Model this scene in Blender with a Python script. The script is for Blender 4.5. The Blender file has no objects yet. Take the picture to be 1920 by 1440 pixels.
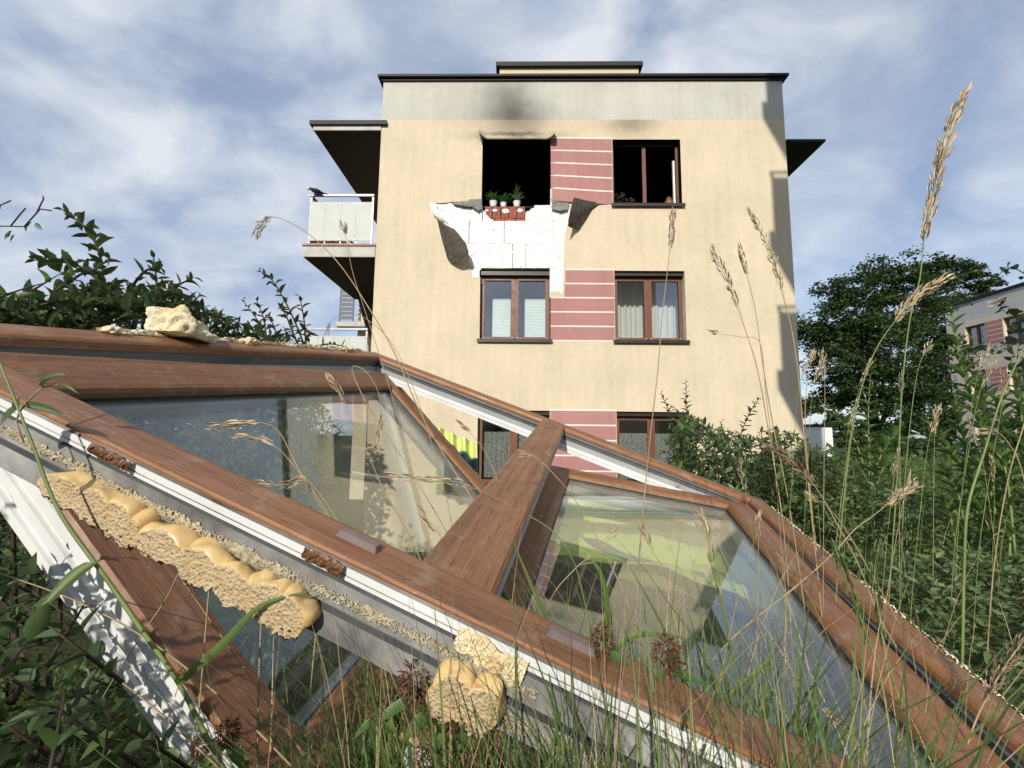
import bpy, bmesh, math, random
import numpy as np
from mathutils import Vector, Matrix, noise, geometry
V = Vector
random.seed(7); rng = np.random.default_rng(7)
rad = math.radians
scene = bpy.context.scene
col = scene.collection

# ------------------------------------------------------------------ camera
FPX, PITCH, ROLL, YAW = 848.0, rad(6.48), rad(.64), rad(.994)
_rt0, _up0 = V((1, 0, 0)), V((0, -math.sin(PITCH), math.cos(PITCH)))
FW = V((0, math.cos(PITCH), math.sin(PITCH)))
RT = _rt0*math.cos(ROLL)+_up0*math.sin(ROLL); UP = _up0*math.cos(ROLL)-_rt0*math.sin(ROLL)
cam = bpy.data.objects.new('camera', bpy.data.cameras.new('camera')); col.objects.link(cam)
cam.matrix_world = Matrix(((RT.x, UP.x, -FW.x, 0), (RT.y, UP.y, -FW.y, 0), (RT.z, UP.z, -FW.z, 0), (0, 0, 0, 1)))
cam.data.sensor_width = 36; cam.data.lens = 36*FPX/1920
cam.data.clip_start = .02; cam.data.clip_end = 2000
scene.camera = cam
# ------------------------------------------------------------------ light, sky, exposure
SUN = V((-.25, -1, .53)).normalized()
scene.view_settings.view_transform = 'Standard'; scene.view_settings.look = 'None'
scene.view_settings.exposure = 0.0; scene.view_settings.gamma = 1
ld = bpy.data.lights.new('sun', 'SUN'); ld.energy = 4.6; ld.angle = rad(.53); ld.color = (1, .93, .82)
sun = bpy.data.objects.new('sun', ld); col.objects.link(sun)
sun.rotation_euler = (-SUN).to_track_quat('-Z', 'Y').to_euler(); sun.location = (-6, -24, 13)
world = bpy.data.worlds.new('World'); scene.world = world; world.use_nodes = True
def build_world():
    nt = world.node_tree; N = nt.nodes; L = nt.links; N.clear()
    def nd(t, **k):
        n = N.new(t)
        for a, b in k.items(): setattr(n, a, b)
        return n
    def mth(op, a, b=None, clamp=False):
        n = nd('ShaderNodeMath', operation=op); n.use_clamp = clamp
        for i, x in enumerate((a, b)):
            if x is None: continue
            if isinstance(x, (int, float)): n.inputs[i].default_value = x
            else: L.new(x, n.inputs[i])
        return n.outputs[0]
    out = nd('ShaderNodeOutputWorld'); bg = nd('ShaderNodeBackground'); L.new(bg.outputs[0], out.inputs[0])
    sky = nd('ShaderNodeTexSky', sky_type='NISHITA'); sky.sun_disc = False
    sky.sun_elevation = math.asin(SUN.z); sky.sun_rotation = math.atan2(SUN.x, SUN.y)
    sky.air_density = 1.0; sky.dust_density = .6; sky.ozone_density = 1.6; sky.altitude = 200
    tc = nd('ShaderNodeTexCoord'); sep = nd('ShaderNodeSeparateXYZ'); L.new(tc.outputs['Generated'], sep.inputs[0])
    zz = mth('ADD', mth('MAXIMUM', sep.outputs[2], 0.0), .38)
    cx = mth('DIVIDE', sep.outputs[0], zz); cy = mth('DIVIDE', sep.outputs[1], zz)
    comb = nd('ShaderNodeCombineXYZ'); L.new(cx, comb.inputs[0]); L.new(cy, comb.inputs[1])
    mp = nd('ShaderNodeMapping'); mp.inputs['Scale'].default_value = (1.0, 1.25, 1); mp.inputs['Location'].default_value = (3.1, .4, 0)
    mp.inputs['Rotation'].default_value = (0, 0, rad(-28)); L.new(comb.outputs[0], mp.inputs[0])
    n1 = nd('ShaderNodeTexNoise'); n1.inputs['Scale'].default_value = 1.5; n1.inputs['Detail'].default_value = 6; n1.inputs['Roughness'].default_value = .46; n1.inputs['Distortion'].default_value = .25
    n2 = nd('ShaderNodeTexNoise'); n2.inputs['Scale'].default_value = 4.0; n2.inputs['Detail'].default_value = 8; n2.inputs['Roughness'].default_value = .54; n2.inputs['Distortion'].default_value = .35
    L.new(mp.outputs[0], n1.inputs[0]); L.new(mp.outputs[0], n2.inputs[0])
    dens = mth('ADD', mth('MULTIPLY', n1.outputs[0], .58), mth('MULTIPLY', n2.outputs[0], .42))
    # a thicker bank of cloud towards the west (left) than towards the east
    dens = mth('ADD', dens, mth('MULTIPLY', sep.outputs[0], -.15))
    cr = nd('ShaderNodeValToRGB'); cr.color_ramp.interpolation = 'EASE'
    cr.color_ramp.elements[0].position = .40; cr.color_ramp.elements[0].color = (.60, .60, .60, 1)
    cr.color_ramp.elements[1].position = .62; cr.color_ramp.elements[1].color = (.92, .92, .92, 1)
    L.new(dens, cr.inputs[0])
    cc = nd('ShaderNodeValToRGB')  # brightness of the cloud itself, thin to thick
    cc.color_ramp.elements[0].position = .35; cc.color_ramp.elements[0].color = (.405, .49, .665, 1)
    cc.color_ramp.elements[1].position = .70; cc.color_ramp.elements[1].color = (.82, .86, .915, 1)
    L.new(n2.outputs[0], cc.inputs[0])
    sm = nd('ShaderNodeMixRGB', blend_type='MULTIPLY'); sm.inputs[0].default_value = 1; sm.inputs[2].default_value = (.15, .15, .15, 1)
    L.new(sky.outputs[0], sm.inputs[1])
    mx = nd('ShaderNodeMixRGB'); L.new(cr.outputs[0], mx.inputs[0]); L.new(sm.outputs[0], mx.inputs[1]); L.new(cc.outputs[0], mx.inputs[2])
    L.new(mx.outputs[0], bg.inputs[0]); bg.inputs[1].default_value = 1.0
build_world()

# ------------------------------------------------------------------ helpers
def ray(x, y): return FW+RT*((x-960)/FPX)+UP*((720-y)/FPX)
def at(x, y, Y): d = ray(x, y); return d*(Y/d.y)
def lerp(a, b, t): return a+(b-a)*t
def tag(o, label=None, cat=None, group=None, kind=None):
    if label: o['label'] = label
    if cat: o['category'] = cat
    if group: o['group'] = group
    if kind: o['kind'] = kind
    return o
def empty(name, loc=(0, 0, 0), rz=0, parent=None):
    o = bpy.data.objects.new(name, None); col.objects.link(o); o.location = loc; o.rotation_euler = (0, 0, rz); o.empty_display_size = .2
    if parent: o.parent = parent
    return o
class MB:
    def __init__(s): s.v = []; s.f = []; s.m = []; s.uv = []
    def add(s, vs, fs, m=0, uvs=None):
        b = len(s.v); s.v += [tuple(v) for v in vs]
        for i, f in enumerate(fs):
            s.f.append([b+k for k in f]); s.m.append(m if isinstance(m, int) else m[i]); s.uv.append(uvs[i] if uvs else None)
    def box(s, lo, hi, m=0, M=None):
        x0, y0, z0 = lo; x1, y1, z1 = hi
        vs = [V(p) for p in ((x0,y0,z0),(x1,y0,z0),(x1,y1,z0),(x0,y1,z0),(x0,y0,z1),(x1,y0,z1),(x1,y1,z1),(x0,y1,z1))]
        if M is not None: vs = [M@v for v in vs]
        s.add(vs, [(0,3,2,1),(4,5,6,7),(0,1,5,4),(1,2,6,5),(2,3,7,6),(3,0,4,7)], m)
    def tube(s, pts, r, n=6, m=0, caps=True):
        pts = [V(p) for p in pts]; k = len(pts)
        if isinstance(r, (int, float)): r = [r]*k
        rings = []; a = None
        for i, p in enumerate(pts):
            t = (pts[min(i+1, k-1)]-pts[max(i-1, 0)]).normalized()
            if a is None: a = t.orthogonal().normalized()
            a = (a-t*a.dot(t)); a = a.normalized() if a.length > 1e-6 else t.orthogonal().normalized()
            b = t.cross(a)
            rings += [p+(a*math.cos(2*math.pi*j/n)+b*math.sin(2*math.pi*j/n))*r[i] for j in range(n)]
        fs = [(i*n+j, i*n+(j+1) % n, (i+1)*n+(j+1) % n, (i+1)*n+j) for i in range(k-1) for j in range(n)]
        if caps: fs += [tuple(range(n-1, -1, -1)), tuple((k-1)*n+j for j in range(n))]
        s.add(rings, fs, m)
    def grid(s, P, m=0, uv=False):
        R, C = len(P), len(P[0]); vs = [p for row in P for p in row]
        fs = [(i*C+j, i*C+j+1, (i+1)*C+j+1, (i+1)*C+j) for i in range(R-1) for j in range(C-1)]
        s.add(vs, fs, m)
    def lathe(s, prof, c, n=14, m=0):
        vs = [V((c[0]+r*math.cos(2*math.pi*j/n), c[1]+r*math.sin(2*math.pi*j/n), c[2]+z)) for r, z in prof for j in range(n)]
        k = len(prof)
        s.add(vs, [(i*n+j, i*n+(j+1) % n, (i+1)*n+(j+1) % n, (i+1)*n+j) for i in range(k-1) for j in range(n)]+[tuple(range(n-1, -1, -1))], m)
    def build(s, name, mats, parent=None, smooth=False, off=None):
        me = bpy.data.meshes.new(name)
        vs = s.v if off is None else [(a+off[0], b+off[1], c+off[2]) for a, b, c in s.v]
        me.from_pydata(vs, [], s.f)
        for m in (mats if isinstance(mats, (list, tuple)) else [mats]): me.materials.append(m)
        me.polygons.foreach_set('material_index', s.m)
        if any(u is not None for u in s.uv):
            ul = me.uv_layers.new(name='UVMap'); i = 0; flat = []
            for f, u in zip(s.f, s.uv):
                for k in range(len(f)): flat += (u[k] if u else (0, 0))
            ul.data.foreach_set('uv', flat)
        if smooth: me.polygons.foreach_set('use_smooth', [True]*len(s.f))
        me.update()
        return link(name, me, parent)
def link(name, me, parent=None):
    o = bpy.data.objects.new(name, me); col.objects.link(o)
    if parent: o.parent = parent
    return o
def np_mesh(name, verts, faces, mat, smooth=False):
    """verts (N,3), faces (M,k) arrays"""
    me = bpy.data.meshes.new(name); n, (m, k) = len(verts), faces.shape
    me.vertices.add(n); me.vertices.foreach_set('co', verts.astype(np.float32).ravel())
    me.loops.add(m*k); me.loops.foreach_set('vertex_index', faces.astype(np.int32).ravel())
    me.polygons.add(m); me.polygons.foreach_set('loop_start', np.arange(0, m*k, k, dtype=np.int32))
    me.polygons.foreach_set('loop_total', np.full(m, k, dtype=np.int32))
    if smooth: me.polygons.foreach_set('use_smooth', np.ones(m, dtype=bool))
    me.materials.append(mat); me.update(calc_edges=True); me.validate()
    return me

# ------------------------------------------------------------------ materials
class Mat:
    def __init__(s, name, base=(.5, .5, .5), rough=.6, spec=.5, metal=0):
        s.m = bpy.data.materials.new(name); s.m.use_nodes = True; s.nt = s.m.node_tree; s.N = s.nt.nodes; s.L = s.nt.links
        s.p = s.N['Principled BSDF']; s.p.inputs['Base Color'].default_value = (*base, 1); s.p.inputs['Roughness'].default_value = rough
        s.p.inputs['Specular IOR Level'].default_value = spec; s.p.inputs['Metallic'].default_value = metal
        s.co = None
    def coord(s, kind='Object', scale=(1, 1, 1)):
        t = s.N.new('ShaderNodeTexCoord'); mp = s.N.new('ShaderNodeMapping'); mp.inputs['Scale'].default_value = scale
        s.L.new(t.outputs[kind], mp.inputs[0]); return mp.outputs[0]
    def noise(s, co, scale, detail=5, rough=.55, dist=0):
        n = s.N.new('ShaderNodeTexNoise'); n.inputs['Scale'].default_value = scale; n.inputs['Detail'].default_value = detail
        n.inputs['Roughness'].default_value = rough; n.inputs['Distortion'].default_value = dist
        if co is not None: s.L.new(co, n.inputs[0])
        return n.outputs[0]
    def ramp(s, fac, stops):
        r = s.N.new('ShaderNodeValToRGB'); e = r.color_ramp.elements
        while len(e) < len(stops): e.new(.5)
        for k, (p, c) in enumerate(stops):
            e[k].position = p; e[k].color = (*c, 1) if len(c) == 3 else c
        s.L.new(fac, r.inputs[0]); return r.outputs[0]
    def mix(s, fac, a, b, mode='MIX'):
        n = s.N.new('ShaderNodeMixRGB'); n.blend_type = mode
        for i, x in enumerate((fac, a, b)):
            if isinstance(x, (int, float)): n.inputs[i].default_value = x
            elif isinstance(x, tuple): n.inputs[i].default_value = (*x, 1)
            else: s.L.new(x, n.inputs[i])
        return n.outputs[0]
    def math(s, op, a, b=0.0, clamp=False):
        n = s.N.new('ShaderNodeMath'); n.operation = op; n.use_clamp = clamp
        for i, x in enumerate((a, b)):
            if isinstance(x, (int, float)): n.inputs[i].default_value = x
            else: s.L.new(x, n.inputs[i])
        return n.outputs[0]
    def color(s, c): s.L.new(c, s.p.inputs['Base Color']); return s
    def rough(s, c): s.L.new(c, s.p.inputs['Roughness']); return s
    def bump(s, h, strength=.4, dist=.01):
        b = s.N.new('ShaderNodeBump'); b.inputs['Strength'].default_value = strength; b.inputs['Distance'].default_value = dist
        s.L.new(h, b.inputs['Height']); s.L.new(b.outputs[0], s.p.inputs['Normal']); return s
    def island(s):
        g = s.N.new('ShaderNodeNewGeometry'); return g.outputs['Random Per Island']
def simple(name, base, rough=.6, var=.12, scale=8, spec=.4, bump=0, bscale=60, metal=0, bdist=.004):
    m = Mat(name, base, rough, spec, metal); co = m.coord()
    n = m.noise(co, scale, 6, .6)
    d = tuple(max(0, c*(1-var*1.6)) for c in base); l = tuple(min(1, c*(1+var*1.2)) for c in base)
    m.color(m.ramp(n, [(.28, d), (.72, l)]))
    if bump: m.bump(m.noise(co, bscale, 4, .6), bump, bdist)
    return m.m
def plaster(name, base, soots=(), rough=.9):
    """render with fine grain, faint patches and drip marks; soot stains at (x, z, rx, rz, strength) in building metres"""
    m = Mat(name, base, rough, .2); co = m.coord()
    big = m.noise(co, .9, 5, .6); mid = m.noise(co, 9, 6, .65); fine = m.noise(co, 55, 3, .7)
    streak = m.noise(m.coord('Object', (5, 5, .35)), 1.6, 5, .6)
    f = m.math('ADD', m.math('MULTIPLY', big, .34), m.math('ADD', m.math('MULTIPLY', mid, .2), m.math('ADD', m.math('MULTIPLY', fine, .26), m.math('MULTIPLY', streak, .2))))
    d = tuple(c*k for c, k in zip(base, (.80, .79, .76))); l = tuple(min(1, c*1.14) for c in base)
    c = m.ramp(f, [(.36, d), (.64, l)])
    if soots:
        sx = m.N.new('ShaderNodeSeparateXYZ'); t = m.N.new('ShaderNodeTexCoord'); m.L.new(t.outputs['Object'], sx.inputs[0])
        wob = m.math('SUBTRACT', m.noise(co, 2.2, 5, .6), .5)
        tot = None
        for (x, z, rx, rz, st) in soots:
            dx = m.math('DIVIDE', m.math('SUBTRACT', m.math('ADD', sx.outputs[0], m.math('MULTIPLY', wob, .5)), x), rx)
            dz = m.math('DIVIDE', m.math('SUBTRACT', m.math('ADD', sx.outputs[2], m.math('MULTIPLY', wob, .3)), z), rz)
            r2 = m.math('ADD', m.math('MULTIPLY', dx, dx), m.math('MULTIPLY', dz, dz))
            g = m.math('MULTIPLY', m.math('POWER', 2.718, m.math('MULTIPLY', r2, -1.0)), st)
            tot = g if tot is None else m.math('ADD', tot, g)
        tot = m.math('MULTIPLY', tot, m.math('ADD', m.math('MULTIPLY', mid, .3), .85), True)
        c = m.mix(tot, c, (.028, .026, .024))
    m.color(c); m.bump(m.math('ADD', m.noise(co, 130, 3, .7), m.math('MULTIPLY', m.noise(co, 7, 3), .8)), .35, .006)
    return m.m
def wood(name, dark, lite, rough=.38, weather=True):
    """wood-grain foil on plastic, grain along the UV u axis (metres)"""
    m = Mat(name, lite, rough, .5)
    g1 = m.noise(m.coord('UV', (2.2, 95, 1)), 1.0, 6, .62, .5); g2 = m.noise(m.coord('UV', (11, 420, 1)), 1.0, 3, .6); big = m.noise(m.coord('UV', (1.4, 5, 1)), 1.6, 3, .5)
    f = m.math('ADD', m.math('MULTIPLY', g1, .5), m.math('ADD', m.math('MULTIPLY', g2, .22), m.math('MULTIPLY', big, .28)))
    c = m.ramp(f, [(.34, dark), (.5, tuple((a+b)/2 for a, b in zip(dark, lite))), (.66, lite)])
    if weather:
        du = m.noise(m.coord('Object'), 24, 6, .7); c = m.mix(m.ramp(du, [(.54, (0, 0, 0)), (.72, (.6, .6, .6))]), c, (.33, .25, .18))
    m.color(c); m.rough(m.ramp(m.noise(m.coord('Object'), 9, 5, .6), [(.3, (.36,)*3), (.7, (.62,)*3)]))
    c = m.N['Principled BSDF'].inputs['Base Color'].links[0].from_socket
    pores = m.ramp(m.noise(m.coord('UV', (26, 620, 1)), 1.0, 3, .6), [(.56, (0, 0, 0)), (.66, (.75, .75, .75))])
    c = m.mix(pores, c, tuple(x*.45 for x in dark))
    scr = m.ramp(m.noise(m.coord('Object', (1, 1, 1)), 60, 2, .5, 3), [(.70, (0, 0, 0)), (.76, (.5, .5, .5))]); c = m.mix(scr, c, (.42, .33, .25)); m.color(c)
    m.bump(m.math('ADD', g2, m.math('MULTIPLY', g1, .6)), .3, .0015)
    return m.m
def leafmat(name, dark, mid, lite, rough=.42, trans=.22, spec=.4):
    m = Mat(name, mid, rough, spec)
    isl = m.island(); n = m.noise(m.coord(), 2.3, 3, .5)
    f = m.math('ADD', m.math('MULTIPLY', isl, .6), m.math('MULTIPLY', n, .4))
    c = m.ramp(f, [(.15, dark), (.5, mid), (.85, lite)]); m.color(c)
    tr = m.N.new('ShaderNodeBsdfTranslucent'); m.L.new(m.mix(.5, c, tuple(min(1, x*2.2) for x in lite)), tr.inputs[0])
    mx = m.N.new('ShaderNodeMixShader'); mx.inputs[0].default_value = trans
    m.L.new(m.p.outputs[0], mx.inputs[1]); m.L.new(tr.outputs[0], mx.inputs[2])
    m.L.new(mx.outputs[0], m.N['Material Output'].inputs[0])
    return m.m
def glassmat(name, ior=1.5, tint=(.86, .92, .9), dirt=.0):
    m = Mat(name); N, L = m.N, m.L
    tr = N.new('ShaderNodeBsdfTransparent'); tr.inputs[0].default_value = (*tint, 1)
    gl = N.new('ShaderNodeBsdfGlossy'); gl.inputs['Roughness'].default_value = .0; gl.inputs[0].default_value = (.97, .98, 1, 1)
    fr = N.new('ShaderNodeFresnel'); ge = N.new('ShaderNodeNewGeometry')
    # the same air-to-glass index on both faces of the slab (the slab does not bend the ray)
    io = N.new('ShaderNodeMath'); io.operation = 'MULTIPLY_ADD'; io.inputs[1].default_value = 1/ior-ior; io.inputs[2].default_value = ior
    L.new(ge.outputs['Backfacing'], io.inputs[0]); L.new(io.outputs[0], fr.inputs[0])
    mx = N.new('ShaderNodeMixShader'); L.new(fr.outputs[0], mx.inputs[0]); L.new(tr.outputs[0], mx.inputs[1]); L.new(gl.outputs[0], mx.inputs[2])
    last = mx.outputs[0]
    if dirt:
        df = N.new('ShaderNodeBsdfDiffuse'); df.inputs[0].default_value = (.42, .41, .36, 1)
        co = m.coord('Object')
        n1 = m.noise(co, 26, 8, .72, 1.6); n2 = m.noise(co, 5, 4, .6)
        vo = N.new('ShaderNodeTexVoronoi'); vo.inputs['Scale'].default_value = 75; L.new(co, vo.inputs[0])
        spots = m.ramp(vo.outputs['Distance'], [(.05, (1, 1, 1)), (.13, (0, 0, 0))])
        k = m.math('ADD', m.math('MULTIPLY', m.ramp(n1, [(.54, (0, 0, 0)), (.72, (1, 1, 1))]), .22), m.math('MULTIPLY', spots, m.math('MULTIPLY', m.ramp(n2, [(.45, (0, 0, 0)), (.7, (1, 1, 1))]), .35)))
        k = m.math('ADD', m.math('MULTIPLY', k, dirt), .035*dirt)
        m2 = N.new('ShaderNodeMixShader'); L.new(k, m2.inputs[0]); L.new(last, m2.inputs[1]); L.new(df.outputs[0], m2.inputs[2]); last = m2.outputs[0]
    L.new(last, N['Material Output'].inputs[0]); return m.m

M = {}
M['cream'] = plaster('cream_render', (.60, .515, .38), [(.0, 9.05, .75, .40, .6), (2.45, 8.98, .55, .26, .5), (.0, 8.68, .85, .10, .6)])
M['grey_band'] = plaster('grey_render', (.49, .485, .445), [(-.05, 9.30, .62, .55, .62), (.0, 9.08, .9, .28, .25), (-.25, 9.75, .45, .3, .2)])
M['pink'] = plaster('pink_render', (.40, .205, .195))
M['stripe'] = plaster('white_stripe', (.74, .70, .66))
M['mortar'] = simple('grey_adhesive_mortar', (.085, .075, .062), .95, .3, 12, .1, .5, 90)  # dark mortar, reused where shade is painted under the balconies
M['mortar_grey'] = simple('pale_mortar', (.20, .20, .19), .95, .25, 12, .1, .5, 90)
M['reveal'] = simple('reveal_render', (.55, .50, .44), .9, .15, 6)
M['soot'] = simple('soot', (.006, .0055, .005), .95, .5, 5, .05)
M['room'] = simple('room_wall', (.16, .15, .14), .9)
M['eps'] = (lambda m: (m.color(m.ramp(m.noise(m.coord(), 14, 5, .6), [(.3, (.70, .70, .69)), (.7, (.86, .86, .85))])), m.bump(m.math('ADD', m.noise(m.coord(), 38, 4, .6), m.math('MULTIPLY', m.noise(m.coord('Object', (1, 1, 2.4)), 11, 3), 1.4)), .45, .03), m.m)[-1])(Mat('polystyrene', (.8, .8, .8), .85, .2))
M['brick'] = simple('red_brick', (.30, .10, .07), .9, .35, 22, .2, .5, 70)
M['trim'] = simple('dark_roof_trim', (.005, .005, .006), .6, .3, 5)
M['brown'] = wood('window_brown', (.10, .035, .018), (.19, .070, .032), .4, False)
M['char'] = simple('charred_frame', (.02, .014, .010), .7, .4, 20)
M['sillm'] = simple('sill_metal', (.030, .020, .017), .4, .2, 10)  # window sills, and the painted shade under the lintels
M['white'] = simple('white_plastic', (.74, .75, .73), .42, .06, 9)
M['wood'] = wood('oak_foil', (.12, .050, .022), (.325, .152, .070))
M['wood_side'] = wood('oak_foil_lip', (.135, .052, .018), (.31, .135, .050), .34)
M['pvc_white'] = simple('raw_white_plastic', (.70, .71, .70), .4, .08, 14, .4, .15, 60, bdist=.001)
M['pvc_grey'] = simple('grey_plastic', (.25, .242, .235), .55, .45, 14, .4, .35, 70, bdist=.001)
M['pvc_pale'] = simple('pale_grey_plastic', (.34, .36, .36), .45, .1, 8)
M['pvc_dark'] = simple('dark_grey_plastic', (.10, .105, .11), .5, .2, 16)
M['drain'] = simple('brown_grey_cap', (.16, .125, .12), .45, .2, 30)
M['gasket'] = simple('black_gasket', (.018, .018, .018), .55, .3, 12)
M['spacer'] = simple('aluminium_spacer', (.42, .43, .42), .35, .1, 20, .5, 0, 60, .6)
M['glass'] = glassmat('pane_glass', 1.55, (.93, .95, .94), .7)
M['glass_b'] = glassmat('house_glass', 2.1, (.92, .95, .95))
M['foam_skin'] = (lambda m: (m.color(m.ramp(m.noise(m.coord(), 30, 4), [(.3, (.56, .37, .15)), (.7, (.74, .55, .27))])), m.bump(m.noise(m.coord(), 60, 3), .3, .004), m.m)[-1])(Mat('foam_skin', (.7, .5, .25), .3, .5))
def foam_cut():
    m = Mat('foam_cut', (.6, .5, .3), .95, .1); co = m.coord(); v = m.N.new('ShaderNodeTexVoronoi'); v.inputs['Scale'].default_value = 330; v.inputs['Randomness'].default_value = 1; m.L.new(co, v.inputs[0])
    v2 = m.N.new('ShaderNodeTexVoronoi'); v2.inputs['Scale'].default_value = 120; m.L.new(co, v2.inputs[0])
    h = m.math('ADD', m.math('MULTIPLY', v.outputs['Distance'], .6), m.math('ADD', m.math('MULTIPLY', v2.outputs['Distance'], .35), m.math('MULTIPLY', m.noise(co, 240, 4, .7), .4)))
    big = m.noise(co, 35, 4, .6)
    c = m.mix(m.ramp(h, [(.25, (0, 0, 0)), (.62, (1, 1, 1))]), (.25, .18, .10), (.52, .41, .26)); c = m.mix(m.ramp(big, [(.4, (0, 0, 0)), (.7, (.5, .5, .5))]), c, (.42, .27, .11))
    m.color(c); m.bump(h, .8, .004); return m.m
M['foam_cut'] = foam_cut()
M['foam_crust'] = simple('foam_residue', (.44, .38, .26), .95, .3, 120, .1, .8, 200)
M['foam_pale'] = (lambda m: (m.color(m.ramp(m.noise(m.coord(), 14, 6, .6, 1), [(.34, (.56, .38, .19)), (.47, (.76, .65, .42)), (.66, (.86, .80, .60))])), m.bump(m.noise(m.coord(), 160, 4, .7), .8, .006), m.m)[-1])(Mat('pale_foam', (.7, .6, .4), .9, .15))
M['lime'] = simple('lime_fabric', (.68, .78, .26), .75, .12, 5, .2)
M['slate'] = simple('slate_fabric', (.13, .20, .20), .8, .15, 7, .2)
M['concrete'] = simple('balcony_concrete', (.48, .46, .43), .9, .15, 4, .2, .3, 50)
M['panel'] = simple('balcony_panel', (.46, .49, .46), .55, .05, 3)
M['rail'] = simple('galvanised_rail', (.30, .31, .31), .4, .1, 10, .5, 0, 60, .4)
M['pinktile'] = simple('pink_tile', (.38, .22, .20), .7, .15, 12)
M['crow'] = simple('black_feathers', (.012, .012, .015), .5, .4, 30)
M['pot'] = simple('white_pot', (.72, .72, .70), .35, .05)
M['vase'] = simple('brown_vase', (.16, .075, .035), .5, .3, 14)
M['curtain'] = (lambda m: m.m)(Mat('net_curtain', (.74, .72, .68), .9, .1))
M['lace'] = simple('lace_curtain', (.30, .29, .27), .9, .5, 30, .1)
M['blind'] = simple('pleated_blind', (.74, .78, .72), .8, .06, 2, .1)
M['soil'] = simple('soil', (.055, .042, .028), .95, .5, 9, .1, .6, 30)
M['bark'] = simple('bark', (.06, .042, .03), .9, .4, 20, .2, .5, 50)
M['twig'] = simple('twig', (.055, .038, .026), .8, .4, 30)
M['stalk_green'] = simple('green_stalk', (.17, .23, .07), .5, .25, 14)
M['stalk_dry'] = simple('dry_stalk', (.36, .27, .15), .7, .25, 20)
M['cot'] = leafmat('cotoneaster_leaf', (.020, .040, .014), (.050, .088, .030), (.105, .155, .055), .42, .16, .38)
M['cot_sun'] = leafmat('sunny_cotoneaster_leaf', (.028, .052, .017), (.070, .115, .038), (.135, .195, .068), .42, .2, .38)  # lighter copy of the cotoneaster leaf, sunlight put into its greens
M['cot_lit'] = leafmat('young_leaf', (.05, .11, .02), (.09, .17, .03), (.15, .23, .05), .45, .3)
M['grass'] = leafmat('grass_blade', (.045, .085, .022), (.09, .15, .035), (.17, .22, .07), .5, .25)
M['grass_dry'] = leafmat('dry_blade', (.22, .15, .07), (.38, .28, .15), (.52, .42, .25), .7, .15)
M['seed'] = leafmat('seed_husk', (.26, .18, .10), (.46, .35, .21), (.64, .53, .37), .7, .12)
M['seed_dark'] = leafmat('purple_seed_husk', (.15, .095, .06), (.29, .20, .13), (.46, .35, .24), .7, .12)
M['petal'] = leafmat('dried_petal', (.05, .018, .012), (.115, .045, .028), (.24, .12, .07), .8, .1)
M['tree'] = leafmat('tree_leaf', (.018, .038, .013), (.042, .080, .025), (.085, .135, .042), .5, .15)
M['weed'] = leafmat('weed_leaf', (.035, .075, .020), (.075, .145, .036), (.13, .21, .06), .45, .3)
M['redleaf'] = leafmat('red_leaf', (.02, .008, .008), (.05, .015, .015), (.09, .03, .025), .5, .15)

# ------------------------------------------------------------------ ground
def sstep(a, b, x): t = min(1, max(0, (x-a)/(b-a))); return t*t*(3-2*t)
def gz(x, y):
    ye = 1.9+2.6*sstep(.9, 2.4, x)
    z = -.47
    if y > ye: z -= 1.85*(1-math.exp(-(y-ye)*.42))
    if x < -1.4: z -= .25*sstep(-1.4, -4, x)
    if y < -1: z += min(3.2, (-1-y)*.16)
    return z+.05*noise.noise(V((x*1.3, y*1.3, 0)))
def axis(lo, hi):
    a = sorted(set([round(x, 3) for x in np.concatenate([np.arange(-5, 9.01, .25), np.arange(-20, 40, 2.5), np.linspace(lo, hi, 25)])])); return [x for x in a if lo <= x <= hi]
g = MB(); X = axis(-400, 400); Y = axis(-300, 600)
g.grid([[V((x, y, gz(x, y))) for x in X] for y in Y])
gm = Mat('ground_soil_and_grass', (.05, .06, .025), .95, .1); co = gm.coord()
gm.color(gm.ramp(gm.noise(co, 2.5, 7, .65), [(.35, (.045, .036, .022)), (.5, (.045, .060, .022)), (.7, (.075, .095, .035))])); gm.bump(gm.noise(co, 25, 5, .7), .8, .03)
tag(g.build('ground', gm.m, None, True), 'rough grassy slope under the shrubs and the fallen window', None, None, 'structure')

# ------------------------------------------------------------------ damaged building (local: x along facade, y into it, z up)
ZB = -2.4; DY = 8.9
AX, IN = V((math.cos(YAW), -math.sin(YAW), 0)), V((math.sin(YAW), math.cos(YAW), 0))
B = empty('apartment_building', (0, DY, ZB), -YAW)
tag(B, 'three storey cream apartment block with burnt torn upper window and grey parapet', 'building')
OFF = (0, 0, -ZB)
def bp(mb, name, mats, parent=None, smooth=False): return mb.build(name, mats, parent or B, smooth, OFF)
def fpx(x, y, dy=0.0):
    d = ray(x, y); o = V((0, DY, 0))+IN*dy; t = o.dot(IN)/d.dot(IN); q = d*t-V((0, DY, 0)); return q.dot(AX), q.z
def f3(x, y, dy=0.0): a, b = fpx(x, y, dy); return V((a, dy, b))
XL, XR = -2.84, 5.655
WL = {1: (-.667, .748), 2: (2.053, 3.468)}; TOP = {1: .489, 2: 3.347, 3: 6.205}; WH = 1.449
GY, PT = 6.652, 7.617
def rect(x0, z0, x1, z1): return [(x0, z0), (x1, z0), (x1, z1), (x0, z1)]
torn_px = [(905,260),(1032,261),(1034,330),(1033,372),(1036,375),(1052,379),(1069,374),(1068,398),(1064,421),(1060,440),(1057.5,468),(1057,506),(1056,530),(1056,547),(1052,551),(1047,546),(1042,548),(1035.6,546),(1032.5,546),(1032.5,637),(899,637),(900.5,520),(892,519),(884,519.5),(883,508),(881,498),(877.5,486),(878,471),(871,452),(856,433),(838,422),(820,412.5),(810,404),(805.5,395),(806,380),(826,381),(847,379),(865,377.5),(882.5,376),(893,374),(903,373)]
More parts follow.
